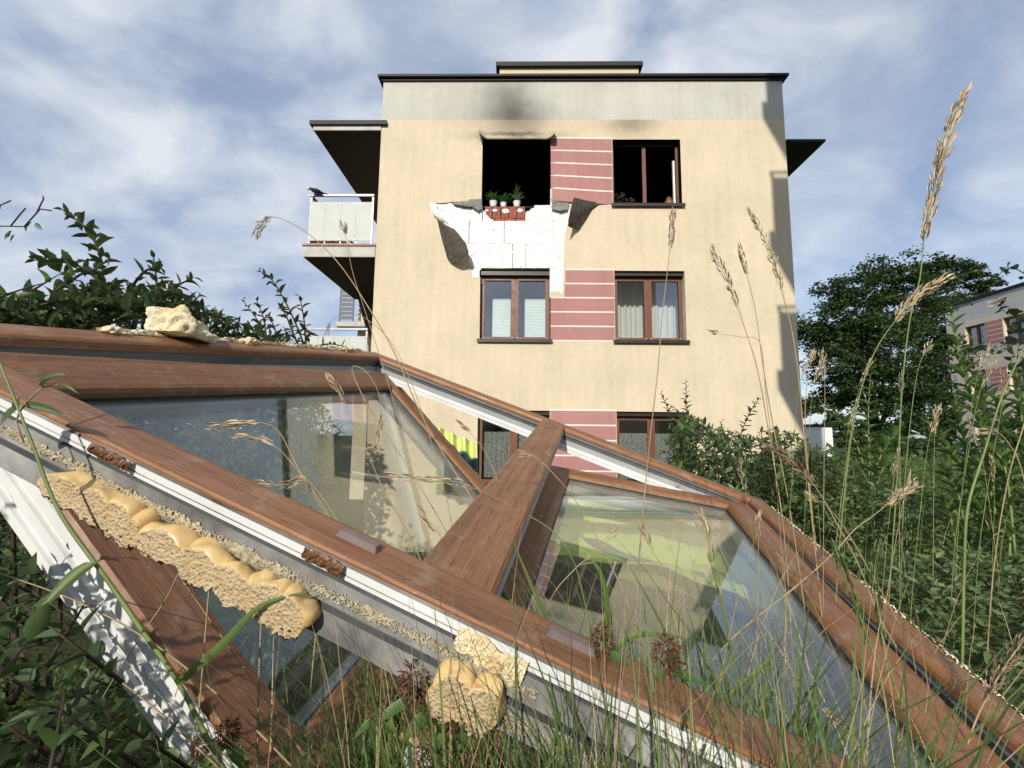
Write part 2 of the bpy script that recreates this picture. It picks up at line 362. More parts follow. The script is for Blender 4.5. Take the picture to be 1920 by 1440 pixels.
torn = [fpx(*q) for q in torn_px]
W1r3 = rect(WL[1][0], TOP[3]-WH, WL[1][1], TOP[3])
holes = [torn, rect(WL[2][0], TOP[3]-WH, WL[2][1], TOP[3]), rect(WL[2][0], TOP[2]-WH, WL[2][1], TOP[2]), rect(WL[1][0], TOP[1]-WH, WL[1][1], TOP[1]), rect(WL[2][0], TOP[1]-WH, WL[2][1], TOP[1])]
# pink panels are let into the render: the sheet has openings there
PX = (WL[1][1]+.012, WL[2][0]-.012)
def tess(loops, y, mb, m=0, flip=False):
    tris = geometry.tessellate_polygon([[V((a, b, 0)) for a, b in lp] for lp in loops])
    pts = [V((a, y, b)) for lp in loops for a, b in lp]
    fs = []
    for t in tris:
        a, b, c = (pts[i] for i in t); nrm = (b-a).cross(c-a)
        if nrm.length < 1e-9: continue
        fs.append(tuple(t) if (nrm.y < 0) != flip else tuple(reversed(t)))
    mb.add(pts, fs, m)
def strip(loop, y0, y1, mb, m=0):
    n = len(loop)
    for i in range(n):
        a, b = loop[i], loop[(i+1) % n]
        mb.add([V((a[0], y0, a[1])), V((b[0], y0, b[1])), V((b[0], y1, b[1])), V((a[0], y1, a[1]))], [(0, 1, 2, 3)], m)
w = MB(); outer = rect(XL, ZB, XR, GY)
tess([outer]+holes, 0, w); strip(torn, 0, .014, w, 1)
bp(w, 'facade_wall', [M['cream'], M['mortar']])
w = MB(); allw = [rect(WL[c][0], TOP[r]-WH, WL[c][1], TOP[r]) for r in (1, 2, 3) for c in (1, 2)]
tess([outer]+allw, .225, w)
for k, lp in enumerate(allw): strip(lp, .004 if k not in (2, 4) else .10, .225, w, 1 if k < 4 else 2)
bp(w, 'inner_wall', [M['mortar_grey'], M['reveal'], M['soot']])
w = MB()
w.box((XL, .23, ZB), (XL+.2, 14, GY), 0); w.box((XR-.2, .23, ZB), (XR, 14, GY), 0); w.box((XL, 13.8, ZB), (XR, 14, GY), 0)
w.add([V((XL, 0, ZB)), V((XL, .23, ZB)), V((XL, .23, GY)), V((XL, 0, GY))], [(0, 1, 2, 3)]); w.add([V((XR, 0, ZB)), V((XR, .23, ZB)), V((XR, .23, GY)), V((XR, 0, GY))], [(3, 2, 1, 0)])
bp(w, 'side_wall', M['cream'])
w = MB(); w.box((XL, 0.0, GY+.001), (XR, 14, PT-.03)); bp(w, 'parapet', M['grey_band'])
w = MB(); w.box((XL-.10, -.10, PT-.03), (XR+.10, 14.1, PT+.02)); w.box((XL-.04, -.04, PT-.08), (XR+.04, -.002, PT-.031)); bp(w, 'roof_trim', M['trim'])
a, b = fpx(937, 122, 2.6), fpx(1197, 122, 2.6)
w = MB(); w.box((a[0], 2.6, PT+.03), (b[0], 7, a[1]-.1)); bp(w, 'roof_room', M['cream'])
w = MB(); w.box((a[0]-.1, 2.5, a[1]-.1), (b[0]+.1, 7.1, a[1]+.02)); bp(w, 'roof_room_trim', M['trim'])
def room(name, x0, x1, z0, z1, mat, d=3.6):
    r = MB(); r.box((x0, .227, z0), (x1, d, z1)); del r.f[2], r.m[2], r.uv[2]; bp(r, name, mat)
room('burnt_room', -1.6, 4.4, TOP[3]-WH-.75, TOP[3]+.35, M['soot'], 5)
for r in (1, 2):
    for c in (1, 2): room('room', WL[c][0]-.6, WL[c][1]+.6, TOP[r]-WH-.8, TOP[r]+.4, M['room'])
# pink stripes between the windows
for r in (1, 2, 3):
    z1, z0 = TOP[r]+.005, TOP[r]-WH-.02; n = 5; h = (z1-z0)/n; sw = .030
    for i in range(n):
        lo = z0+i*h+sw; hi = z0+(i+1)*h
        x0 = PX[0]
        if r == 2 and i >= 3: x0 = fpx(1058, 530)[0]+.01
        if r == 2 and i == 4: x0 = fpx(1059, 515)[0]+.01
        if r == 3 and i == 0: x0 = PX[0]+.03
        sag = (lambda x: -.045*((PX[1]-x)/(PX[1]-PX[0]))*(-1)) if r == 3 else (lambda x: 0)
        for nm, a_, b_, mt, y in (('pink_band', lo, hi, M['pink'], -.006), ('white_stripe', hi, hi+sw, M['stripe'], -.004)):
            q = MB(); xs = np.linspace(x0, PX[1], 9); amp = .075*(1-i/n) if r == 3 else 0   # the top panel buckled in the blast
            f = lambda x: amp*1.1*(1-(x-PX[0])/(PX[1]-PX[0]))**1.7-.25*amp*math.sin(math.pi*(x-PX[0])/(PX[1]-PX[0]))
            bul = lambda x: -.05*(amp/.075)*math.sin(math.pi*(x-PX[0])/(PX[1]-PX[0])) if amp else 0
            q.grid([[V((x, y+bul(x), a_+f(x))) for x in xs], [V((x, y+bul(x), b_+f(x))) for x in xs]])
            q.grid([[V((x, y+bul(x), b_+f(x))) for x in xs], [V((x, .01, b_+f(x))) for x in xs]]); q.grid([[V((x, .01, a_+f(x))) for x in xs], [V((x, y+bul(x), a_+f(x))) for x in xs]])
            bp(q, nm, mt)
        if i == 0:
            q = MB(); q.box((x0, -.004, z0), (PX[1], .01, z0+sw)); bp(q, 'white_stripe', M['stripe'])
# exposed insulation boards
brick_poly = [fpx(*q) for q in [(903, 380), (905, 390), (912, 402), (925, 412.5), (985, 413), (987, 396), (998, 391), (1004, 384)]]
def inpoly(x, z, P):
    c = False; j = len(P)-1
    for i in range(len(P)):
        if (P[i][1] > z) != (P[j][1] > z) and x < (P[j][0]-P[i][0])*(z-P[i][1])/(P[j][1]-P[i][1])+P[i][0]: c = not c
        j = i
    return c
rows = [(352, 413), (413.4, 455.8), (456.4, 501.5), (501.9, 556)]
cols = [[(798, 905), (905.4, 1035), (1035.4, 1078)], [(798, 879), (879.4, 945), (945.4, 1037), (1037.4, 1078)], [(850, 961), (961.4, 986), (986.4, 1078)], [(850, 902), (1031, 1078)]]
for (y0, y1), cs in zip(rows, cols):
    for (x0, x1) in cs:
        xa, zb = fpx(x0, y1); xb, za = fpx(x1, y0); zb, za = zb+.0005, za-.0005; xa += .0005; xb -= .0005
        nx, nz = max(2, int((xb-xa)/.03)), max(2, int((za-zb)/.03)); q = MB(); sd = random.random()*50
        P = [[V((lerp(xa, xb, i/nx), .022+.012*noise.noise(V((i*.35+sd, j*.55, sd)))+.008*noise.noise(V((i*1.1, j*1.3, sd)))+(.004 if i in (0, nx) or j in (0, nz) else 0), lerp(zb, za, j/nz))) for i in range(nx+1)] for j in range(nz+1)]
        for j in range(nz):
            for i in range(nx):
                c = (P[j][i]+P[j+1][i+1])/2; jx = .02*noise.noise(V((c.x*14, c.z*14, 3)))
                if inpoly(c.x+jx, c.z+jx, brick_poly): continue
                if WL[1][0]-.01 < c.x < WL[1][1]+.01 and (c.z > TOP[3]-WH-.005+jx*.6 or (TOP[2]-WH < c.z < TOP[2]+.012+jx*.7)): continue
                pts = [P[j][i], P[j][i+1], P[j+1][i+1], P[j+1][i]]; q.add(pts, [(0, 1, 2, 3)])
        if q.f:
            bm = bmesh.new(); 
            for v in q.v: bm.verts.new(v)
            bm.verts.ensure_lookup_table()
            for f in q.f: bm.faces.new([bm.verts[k] for k in f])
            bmesh.ops.remove_doubles(bm, verts=bm.verts, dist=1e-5)
            ex = bmesh.ops.extrude_edge_only(bm, edges=[e for e in bm.edges if len(e.link_faces) == 1])
            for v in [v for v in ex['geom'] if isinstance(v, bmesh.types.BMVert)]: v.co.y = .10
            bmesh.ops.translate(bm, verts=bm.verts, vec=V(OFF)); bmesh.ops.recalc_face_normals(bm, faces=bm.faces); bm.faces.index_update()
            while bm.faces:
                bm.faces.ensure_lookup_table(); st = [bm.faces[0]]; seen = set(st)
                while st:
                    f = st.pop()
                    for e_ in f.edges:
                        for f2 in e_.link_faces:
                            if f2 not in seen: seen.add(f2); st.append(f2)
                b2 = bm.copy(); idx = {f.index for f in seen}; b2.faces.ensure_lookup_table()
                bmesh.ops.delete(b2, geom=[f for f in b2.faces if f.index not in idx], context='FACES')
                if len(idx) > 12:
                    me = bpy.data.meshes.new('insulation_board'); b2.to_mesh(me); me.materials.append(M['eps']); link('insulation_board', me, B)
                b2.free(); bmesh.ops.delete(bm, geom=list(seen), context='FACES'); bm.faces.index_update()
            bm.free()
# anchors in the boards
q = MB()
for px in [(828, 393), (867, 429), (925, 429), (959, 430), (1015, 429), (1050, 431), (961, 474), (1049, 480), (884, 477)]:
    c = f3(*px, .015); q.lathe([(.032, 0), (.032, .008), (.02, .012), (.0, .012)], (0, 0, 0), 8); k = len(q.v)-32
    for i in range(k, len(q.v)):
        x, y, z = q.v[i]; q.v[i] = (c.x+x*.8, c.y-z+.006, c.z+y*.8)
bp(q, 'board_anchor', M['white'])
# bricks behind
bx = [908, 923, 938.5, 954, 969, 985]
for j, (y0, y1) in enumerate([(378, 405.5), (406, 420)]):
    e = bx if j == 0 else [908, 926, 947, 966, 992]
    for i in range(len(e)-1):
        xa, zb = fpx(e[i]+.5, y1); xb, za = fpx(e[i+1]-.5, y0); q = MB(); za = min(za, TOP[3]-WH-.004)
        dy = random.uniform(0, .012)
        q.box((xa, .075+dy, zb+.003), (xb, .224, za)); bp(q, 'brick', M['brick'])
for (x, y, s) in [(913, 395, .035), (928, 395, .05), (948, 396, .075), (975, 395, .06), (998, 393, .03)]:
    q = MB(); c = f3(x, y, .07); n = 12
    ring = [V((c.x+s*(1+.35*noise.noise(V((k*.9, x, 0))))*math.cos(k*2*math.pi/n), .062, c.z+.7*s*(1+.35*noise.noise(V((k*.9, x, 5))))*math.sin(k*2*math.pi/n))) for k in range(n)]
    q.add(ring+[V((c.x, .045, c.z))], [(k, (k+1) % n, n) for k in range(n)]); q.add(ring+[p+V((0, .03, 0)) for p in ring], [(k, n+k, n+(k+1) % n, (k+1) % n) for k in range(n)])
    bp(q, 'adhesive_dab', M['eps'])
# torn flaps of render hanging off the wall
def flap(name, hinge, free, mats, thick=.009, n=8, curl=0.0):
    q = MB(); H = [f3(x, y, d) for x, y, d in hinge]; F = [f3(x, y, d) for x, y, d in free]
    def samp(P, t):
        t *= len(P)-1; i = min(int(t), len(P)-2); return P[i].lerp(P[i+1], t-i)
    R = 10; rowsP = []
    for j in range(R+1):
        h, f = samp(H, j/R), samp(F, j/R); jit = .02*noise.noise(V((j*1.7, f.x*3, f.z*3)))
        rowsP.append([h.lerp(f, k/n)+V((jit*k/n, -curl*math.sin(math.pi*k/n), jit*k/n)) for k in range(n+1)])
    q.grid(rowsP, 0)
    nr = (rowsP[0][n]-rowsP[0][0]).cross(rowsP[R][0]-rowsP[0][0]).normalized()
    back = [[p+nr*thick for p in r] for r in rowsP]
    q.grid([list(reversed(r)) for r in back], 1)
    edge = rowsP[0]+[r[n] for r in rowsP[1:]]+list(reversed(rowsP[R][:-1])); eb = back[0]+[r[n] for r in back[1:]]+list(reversed(back[R][:-1]))
    q.grid([edge, eb], 1); bp(q, name, mats, None, True)
flap('render_flap', [(820, 412, -.004), (826, 440, -.006), (833, 465, -.008), (839, 486, -.01), (845, 494, -.02)], [(823, 413, -.03), (858, 435, -.22), (874, 456, -.34), (879, 475, -.36), (862, 489, -.22)], [M['mortar'], M['cream']], curl=.05)
flap('render_flap', [(1126, 379.5, -.004), (1120, 386, -.006), (1110, 393, -.01), (1098, 412, -.02), (1085, 431, -.03)], [(1076, 370, -.30), (1071, 386, -.36), (1068, 402, -.37), (1065, 415, -.35), (1065, 424, -.30)], [M['cream'], M['mortar']], curl=-.03)
flap('render_flap', [(806, 380, -.004), (806, 392, -.004), (812, 404, -.004), (822, 413, -.004)], [(816, 381, -.05), (820, 393, -.09), (829, 409, -.12), (846, 424, -.15)], [M['eps'], M['mortar_grey']], curl=.01)
flap('torn_render', [(880, 374, -.0), (893, 374, -.0), (904, 373, 0)], [(882, 384, -.03), (895, 396, -.05), (903.5, 392, -.03)], [M['mortar_grey'], M['mortar_grey']])
flap('torn_render', [(1034, 373, 0), (1048, 378, 0), (1068, 374, 0)], [(1035, 392, -.03), (1050, 396, -.05), (1064, 393, -.04)], [M['mortar_grey'], M['mortar_grey']])
flap('torn_render', [(847, 379, .0), (865, 378, 0), (884, 376, 0)], [(850, 383, -.03), (868, 386, -.05), (884, 388, -.04)], [M['mortar_grey'], M['mortar_grey']])
# the curled lip of render above the empty window
q = MB(); cols_ = []
for i in range(41):
    t = i/40; x = lerp(897, 1042, t); end = max(0, 1-min(t, 1-t)/.09)
    top = f3(lerp(905, 1033, t), 244+3*noise.noise(V((t*9, 0, 0))), -.002)
    cols_.append([top, f3(x, 249-6*end+2*noise.noise(V((t*7, 3, 0))), -.05-.08*end), f3(x, 255-9*end+2*noise.noise(V((t*8, 6, 0))), -.10-.10*end), f3(lerp(x, 968, .02), 260.0-11*end+3*abs(noise.noise(V((t*11, 9, 0)))), -.115-.13*end), f3(lerp(x, 968, .03), 261.5-9*end, -.09-.1*end)])
q.grid(cols_); q.grid([[p+V((0, .008, -.006)) for p in r] for r in reversed(cols_)], 1); bp(q, 'curled_render', [M['cream'], M['mortar']], None, True)

# windows still in place
def frame_ring(mb, x0, z0, x1, z1, wd, y0, y1, m=0):
    """four butted bars"""
    def bar(lo, hi, vertical):
        b = len(mb.f); mb.box(lo, hi, m)
        for k in range(b, len(mb.f)):
            mb.uv[k] = [((mb.v[i][2], mb.v[i][0]+mb.v[i][1]) if vertical else (mb.v[i][0], mb.v[i][2]+mb.v[i][1])) for i in mb.f[k]]
    bar((x0, y0, z0), (x0+wd, y1, z1), True); bar((x1-wd, y0, z0), (x1, y1, z1), True)
    bar((x0+wd+.0005, y0, z0), (x1-wd-.0005, y1, z0+wd), False); bar((x0+wd+.0005, y0, z1-wd), (x1-wd-.0005, y1, z1), False)
def sill(x0, x1, z, parent, mat):
    s = MB(); s.box((x0-.045, -.055, z-.012), (x1+.045, .16, z+.012)); s.box((x0-.045, -.060, z-.055), (x1+.045, -.0555, z+.011)); bp(s, 'window_sill', mat, parent)
def window(x0, zt):
    z0 = zt-WH; W_ = MB(); frame_ring(W_, x0+.003, z0+.014, x0+1.412, zt-.085, .034, .165, .223)
    wn = bp(W_, 'window', M['brown']); mid = x0+.7075
    b = MB(); b.box((mid-.022, .159, z0+.07), (mid+.022, .222, zt-.142)); bp(b, 'meeting_stile', M['brown'], wn)
    b = MB(); b.box((x0+.003, .055, zt-.0845), (x0+1.412, .222, zt-.003)); bp(b, 'shutter_box', M['sillm'], wn)  # added dark box: paints the shade under the lintel and shadows the frame top
    for a, c in ((x0+.030, mid-.023), (mid+.023, x0+1.385)):
        s = MB(); frame_ring(s, a, z0+.044, c, zt-.114, .052, .151, .164); bp(s, 'sash', M['brown'], wn)
        g_ = MB(); g_.box((a+.052, .185, z0+.096), (c-.052, .191, zt-.166)); bp(g_, 'glass_pane', M['glass_b'], wn)
        h = MB()
        for hx in (a+.03, c-.03): h.box((hx-.022, .145, z0+.072), (hx+.022, .1505, z0+.086))
        bp(h, 'hinge_cap', M['pvc_pale'], wn)
    sill(x0, x0+1.415, z0, wn, M['sillm'])
    return wn
for r in (1, 2):
    for c in (1, 2): window(WL[c][0], TOP[r])
# burnt right-hand window of the top floor: frame, post, one sash swung in
x0, zt = WL[2][0], TOP[3]; z0 = zt-WH
q = MB(); frame_ring(q, x0+.003, z0+.014, x0+1.412, zt-.003, .055, .165, .223, 0); wn = bp(q, 'burnt_window', M['char'])
q = MB(); frame_ring(q, 0, 0, .075, 1.38, .0375, 0, .05); pm = q.build('centre_post', M['brown'], wn, False, (x0+.66, .172, z0+.03-ZB))
q = MB(); q.box((x0+1.315, .20, z0+.07), (x0+1.352, .25, zt-.35)); bp(q, 'open_sash', M['white'], wn)
q = MB(); q.box((x0+1.362, .157, z0+.07), (x0+1.408, .1645, zt-.06)); bp(q, 'side_jamb', M['brown'], wn)
sill(x0, x0+1.415, z0, wn, M['sillm'])
q = MB(); q.box((WL[1][0], .10, TOP[3]-WH-.004), (WL[1][1], .35, TOP[3]-WH+.012)); bp(q, 'inner_sill', M['char'])

# balconies on the left flank
def balcony(ztop, zbot, depth, xw, panel_top, rail_top):
    q = MB(); q.box((XL-xw, -.02, zbot), (XL-.003, depth, ztop)); s = bp(q, 'balcony_slab', M['concrete'])
    q = MB(); q.box((XL-xw+.004, -.016, zbot-.012), (XL-.004, depth-.01, zbot-.001)); bp(q, 'balcony_soffit', M['mortar'], s)  # dark sheet that paints the shade on the slab's underside
    q = MB()
    for i in range(7): q.box((XL-xw-.03+i*(xw+.03)/7+.003, -.05, ztop+.001), (XL-xw-.03+(i+1)*(xw+.03)/7-.003, depth+.02, ztop+.045))
    bp(q, 'edge_tile', M['pinktile'], s)
    xo = XL-xw+.07
    q = MB(); pz = ztop+.13
    n = 4
    for i in range(n):
        a_, b_ = lerp(xo, XL-.13, i/n)+.0015, lerp(xo, XL-.13, (i+1)/n)-.0015
        p_ = MB(); p_.box((a_, .015, pz), (b_, .025, panel_top)); bp(p_, 'railing_panel', M['panel'], s)
    for i in range(3):
        p_ = MB(); p_.box((xo-.012, .03+i*depth/3+.004, pz), (xo-.002, .03+(i+1)*depth/3-.004, panel_top)); bp(p_, 'railing_panel', M['panel'], s)
    q.box((xo-.03, -.0, rail_top-.04), (XL-.09, .045, rail_top)); q.box((xo-.03, .046, rail_top-.04), (xo+.015, depth, rail_top))
    for xx in (xo-.012, XL-.13):
        q.box((xx, .026, ztop+.046), (xx+.035, .06, rail_top-.041))
    for xx in np.linspace(xo, XL-.1, 5)[1:-1]: q.box((xx-.012, .028, ztop+.046), (xx+.012, .05, pz+.1))
    q.box((xo, .0262, pz+.02), (XL-.13, .032, pz+.05))
    for yy in np.linspace(.3, depth, 4): q.box((xo-.001, yy-.02, ztop+.046), (xo+.03, yy+.02, rail_top-.041))
    bp(q, 'railing', M['rail'], s)
    b_ = MB()
    for i in range(n+1):
        xx = lerp(xo, XL-.13, i/n)
        for zz in (pz+.03, panel_top-.03): b_.box((xx-.012, .008, zz-.012), (xx+.012, .0148, zz+.012))
    bp(b_, 'panel_clip', M['rail'], s)
    return s
zt_ = fpx(640, 462)[1]; zb_ = fpx(640, 482)[1]
balcony(zt_, zb_, 2.9, XL-fpx(570, 470)[0], fpx(640, 378)[1], fpx(640, 364)[1])
d2 = zt_-2.858; balcony(d2, d2-.2, 2.9, XL-fpx(570, 470)[0], fpx(640, 378)[1]-2.858, fpx(640, 364)[1]-2.858)
# tapering fin wall that carries the balconies, and the next bay further back with a louvred balcony
q = MB(); pf = [(XL-1.40, zb_+.02), (XL-1.30, zb_-.35), (XL-1.16, zb_-.75), (XL-1.06, zb_-1.3), (XL-1.0, zb_-2.2), (XL-1.0, ZB), (XL-.003, ZB), (XL-.003, zb_+.02)]
n_ = len(pf); q.add([V((x, y, z)) for y in (2.915, 3.2) for x, z in pf], [tuple(range(n_)), tuple(range(2*n_-1, n_-1, -1))]+[(i, n_+i, n_+(i+1) % n_, (i+1) % n_) for i in range(n_)]); bp(q, 'balcony_fin', M['mortar'])  # shade from the slab above is put into the fin's dark colour
q = MB(); q.box((XL-3.24, 8.0, ZB), (XL-.003, 8.3, 5.15)); bp(q, 'flank_wall', M['cream'])
q = MB(); q.box((XL-3.85, 7.4, 3.95), (XL-.9, 7.99, 4.12)); bp(q, 'balcony_slab', M['concrete'])
for i in range(7):
    q = MB(); q.box((XL-3.78, 7.5, 4.24+i*.17), (XL-3.25, 7.53, 4.36+i*.17)); bp(q, 'louvre', M['pvc_dark'])
q = MB(); q.box((XL-3.80, 7.531, 4.121), (XL-3.76, 7.56, 5.5)); q.box((XL-3.29, 7.531, 4.121), (XL-3.25, 7.56, 5.5)); bp(q, 'louvre_post', M['pvc_dark'])
xc = fpx(583, 233)[0]; zc = fpx(650, 235)[1]
q = MB(); q.box((xc+.06, -.02, zc-.11), (XL-.003, 4.6, zc-.02)); cn = bp(q, 'canopy', M['concrete'])
q = MB(); q.box((xc, -.07, zc-.02), (XL+.13, -.021, zc+.07)); q.box((xc, -.0205, zc-.02), (xc+.05, 4.6, zc+.07)); q.box((xc+.051, -.02, zc-.0199), (XL-.003, 4.6, zc+.06)); bp(q, 'canopy_trim', M['trim'], cn)
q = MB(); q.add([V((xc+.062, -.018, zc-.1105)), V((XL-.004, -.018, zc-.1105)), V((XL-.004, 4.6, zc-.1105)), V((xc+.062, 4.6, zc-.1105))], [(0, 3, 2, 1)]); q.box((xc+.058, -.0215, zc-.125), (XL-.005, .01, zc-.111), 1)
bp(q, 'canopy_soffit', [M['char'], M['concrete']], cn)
# eave on the right flank
xa, za = fpx(1472, 264); xb, _ = fpx(1542, 266)
q = MB(); q.box((XR+.003, .0, za-.05), (xb, 1.25, za)); ev = bp(q, 'eave', M['char'])
q = MB(); q.box((XR+.003, .12, za+.001), (xb-.18, 1.2, za+.06)); q.box((xb+.0005, -.03, za-.03), (xb+.05, 1.28, za+.02)); q.box((XR+.003, -.03, za-.03), (xb, -.001, za+.02)); bp(q, 'eave_gutter', M['trim'], ev)

# things in the windows
def curtain(name, x0, x1, zlo, zhi, y, mat, label, waves, amp=.03, cat='curtain', group=None):
    q = MB(); n = 70
    q.grid([[V((lerp(x0, x1, i/n), y+amp*math.sin(i/n*waves*6.283+1.5*math.sin(i*.13))+amp*.5*noise.noise(V((i*.2, z, 0))), z)) for i in range(n+1)] for z in np.linspace(zlo, zhi, 6)])
    o = q.build(name, mat, None, True); c = (V((x0, y, zlo))+V((x1, y, zhi)))/2
    o.matrix_world = B_M; tag(o, label, cat, group); return o
B_M = Matrix.Translation((0, DY, 0)) @ Matrix.Rotation(-YAW, 4, 'Z')
def worldify(o): o.matrix_world = B_M; return o
a, b = WL[2]
curtain('curtain', a-.12, a+.79, TOP[2]-WH-.1, TOP[2]+.2, .8, M['curtain'], 'pale pleated curtain behind left pane of middle floor right window', 7)
curtain('curtain', a+.81, a+1.75, TOP[2]-WH-.1, TOP[2]+.2, .8, M['curtain'], 'pale pleated curtain behind right pane of middle floor right window', 6)
for c, nm in ((1, 'left'), (2, 'right')):
    a = WL[c][0]; curtain('lace_curtain', a+.1, a+1.32, TOP[1]-WH+.12, TOP[1]-.42, .3, M['lace'], f'grey lace half curtain inside the ground floor {nm} window', 13, .012)
a = WL[1][0]
for dx, nm in ((.0, 'left'), (.665, 'right')):
    q = MB(); x0, x1 = a+.245+dx, a+.62+dx+(.0 if dx == 0 else .05)
    nz = 24
    q.grid([[V((x, .21+(.004 if k % 2 else 0), lerp(TOP[2]-WH+.11, TOP[2]-.56, k/nz))) for x in (x0, x1)] for k in range(nz+1)]); q.box((x0, .2, TOP[2]-.56), (x1, .23, TOP[2]-.545))
    o = worldify(q.build('window_blind', M['blind'], None)); tag(o, f'pale blind drawn over lower {nm} pane of middle floor left window', 'blind')

# ------------------------------------------------------------------ leaf and plant builders
def leaf_template(segs=4, fold=.12, droop=.18, wide=.45):
    ts = np.linspace(0, 1, segs+1); vs = [(0, 0, 0)]
    for t in ts[1:-1]:
        wv = math.sin(math.pi*t**(.75 if wide < .5 else 1.0))**.8/2
        z = -droop*t*t
        vs += [(t, -wv, z+fold*wv*2), (t, 0, z), (t, wv, z+fold*wv*2)]
    vs.append((1, 0, -droop)); n = len(ts)-2; fs = [(0, 1, 2), (0, 2, 3)]
    for i in range(n-1):
        a = 1+3*i; fs += [(a, a+3, a+4), (a, a+4, a+1), (a+1, a+4, a+5), (a+1, a+5, a+2)]
    a = 1+3*(n-1); k = len(vs)-1; fs += [(a, k, a+1), (a+1, k, a+2)]
    return np.array(vs, float), np.array(fs)
TPL = {4: leaf_template(4), 3: leaf_template(3), 6: leaf_template(6, .16, .25)}
def norm(a): return a/np.maximum(np.linalg.norm(a, axis=-1, keepdims=True), 1e-9)
def leaf_arrays(pos, d, up, L, W, tpl):
    vs, fs = TPL[tpl]; d = norm(d); s = norm(np.cross(d, up)+1e-6); u = np.cross(s, d)
    P = pos[:, None, :]+d[:, None, :]*(vs[None, :, 0:1]*L[:, None, None])+s[:, None, :]*(vs[None, :, 1:2]*W[:, None, None])+u[:, None, :]*(vs[None, :, 2:3]*L[:, None, None])
    n = len(pos); F = fs[None]+(np.arange(n)*len(vs))[:, None, None]
    return P.reshape(-1, 3), F.reshape(-1, 3)
def leaves_obj(name, pos, d, up, L, W, mat, parent=None, tpl=4, kind=None):
    P, F = leaf_arrays(np.asarray(pos, float), np.asarray(d, float), np.asarray(up, float), np.asarray(L, float), np.asarray(W, float), tpl)
    if parent is not None: P = P-np.array(parent.location)
    o = link(name, np_mesh(name, P, F, mat, True), parent)
    if kind: o['kind'] = kind
    return o
_leafmesh = {}
def single_leaf(mat, tpl, k):
    key = (mat.name, tpl, k)
    if key not in _leafmesh:
        vs, fs = TPL[tpl]; r = random.Random(k); v = vs.copy(); v[:, 2] += .12*np.sin(v[:, 0]*3)*r.uniform(-1, 1); v[:, 1] *= r.uniform(.85, 1.15); v[:, 1] += .06*r.uniform(-1, 1)*v[:, 0]**2
        _leafmesh[key] = np_mesh('leaf', v, fs, mat, True)
    return _leafmesh[key]
def leaf_part(parent, pos, d, up, L, W, mat, tpl=4, name='leaf'):
    d = V(d).normalized(); s = d.cross(V(up)); s = s.normalized() if s.length > 1e-5 else d.orthogonal().normalized(); u = s.cross(d)
    o = link(name, single_leaf(mat, tpl, random.randrange(6)), parent); p = V(pos)-parent.location
    R = Matrix((d, s, u)).transposed().to_4x4()
    o.matrix_local = Matrix.Translation(p) @ R @ Matrix.Diagonal((L, W, L, 1)); return o
def polyline(pts, n):
    """smooth resample of a polyline (Catmull-Rom)"""
    P = [V(p) for p in pts]; P = [P[0]*2-P[1]]+P+[P[-1]*2-P[-2]]; out = []
    m = len(P)-3
    for k in range(n+1):
        t = k/n*m; i = min(int(t), m-1); u = t-i; a, b, c, d = P[i:i+4]
        out.append(.5*((2*b)+(c-a)*u+(2*a-5*b+4*c-d)*u*u+(3*b-a-3*c+d)*u**3))
    return out
def shoot_leaves(path, spacing, L, start=.1, spread=.9, pairs=False, up=V((0, 0, 1))):
    """(pos, dir, up, length) along a shoot"""
    res = []; n = len(path); tot = sum((path[i+1]-path[i]).length for i in range(n-1)); k = max(2, int(tot/spacing)); ang = random.random()*6.28
    for i in range(k+1):
        t = start+(1-start)*i/k; f = t*(n-1); j = min(int(f), n-2); p = path[j].lerp(path[j+1], f-j); tg = (path[j+1]-path[j]).normalized()
        ang += 2.4 if not pairs else math.pi/2; a = tg.orthogonal().normalized(); b = tg.cross(a)
        for s in ((1, -1) if pairs else (1,)):
            o = (a*math.cos(ang)+b*math.sin(ang))*s
            d = (tg*(1-spread*.55)+o*spread+V((0, 0, .12))).normalized(); ll = L*random.uniform(.7, 1.15)*(1-.45*max(0, t-.75)/.25)
            res.append((p, d, (tg+V((0, 0, .8))+o*-.2), ll))
    return res

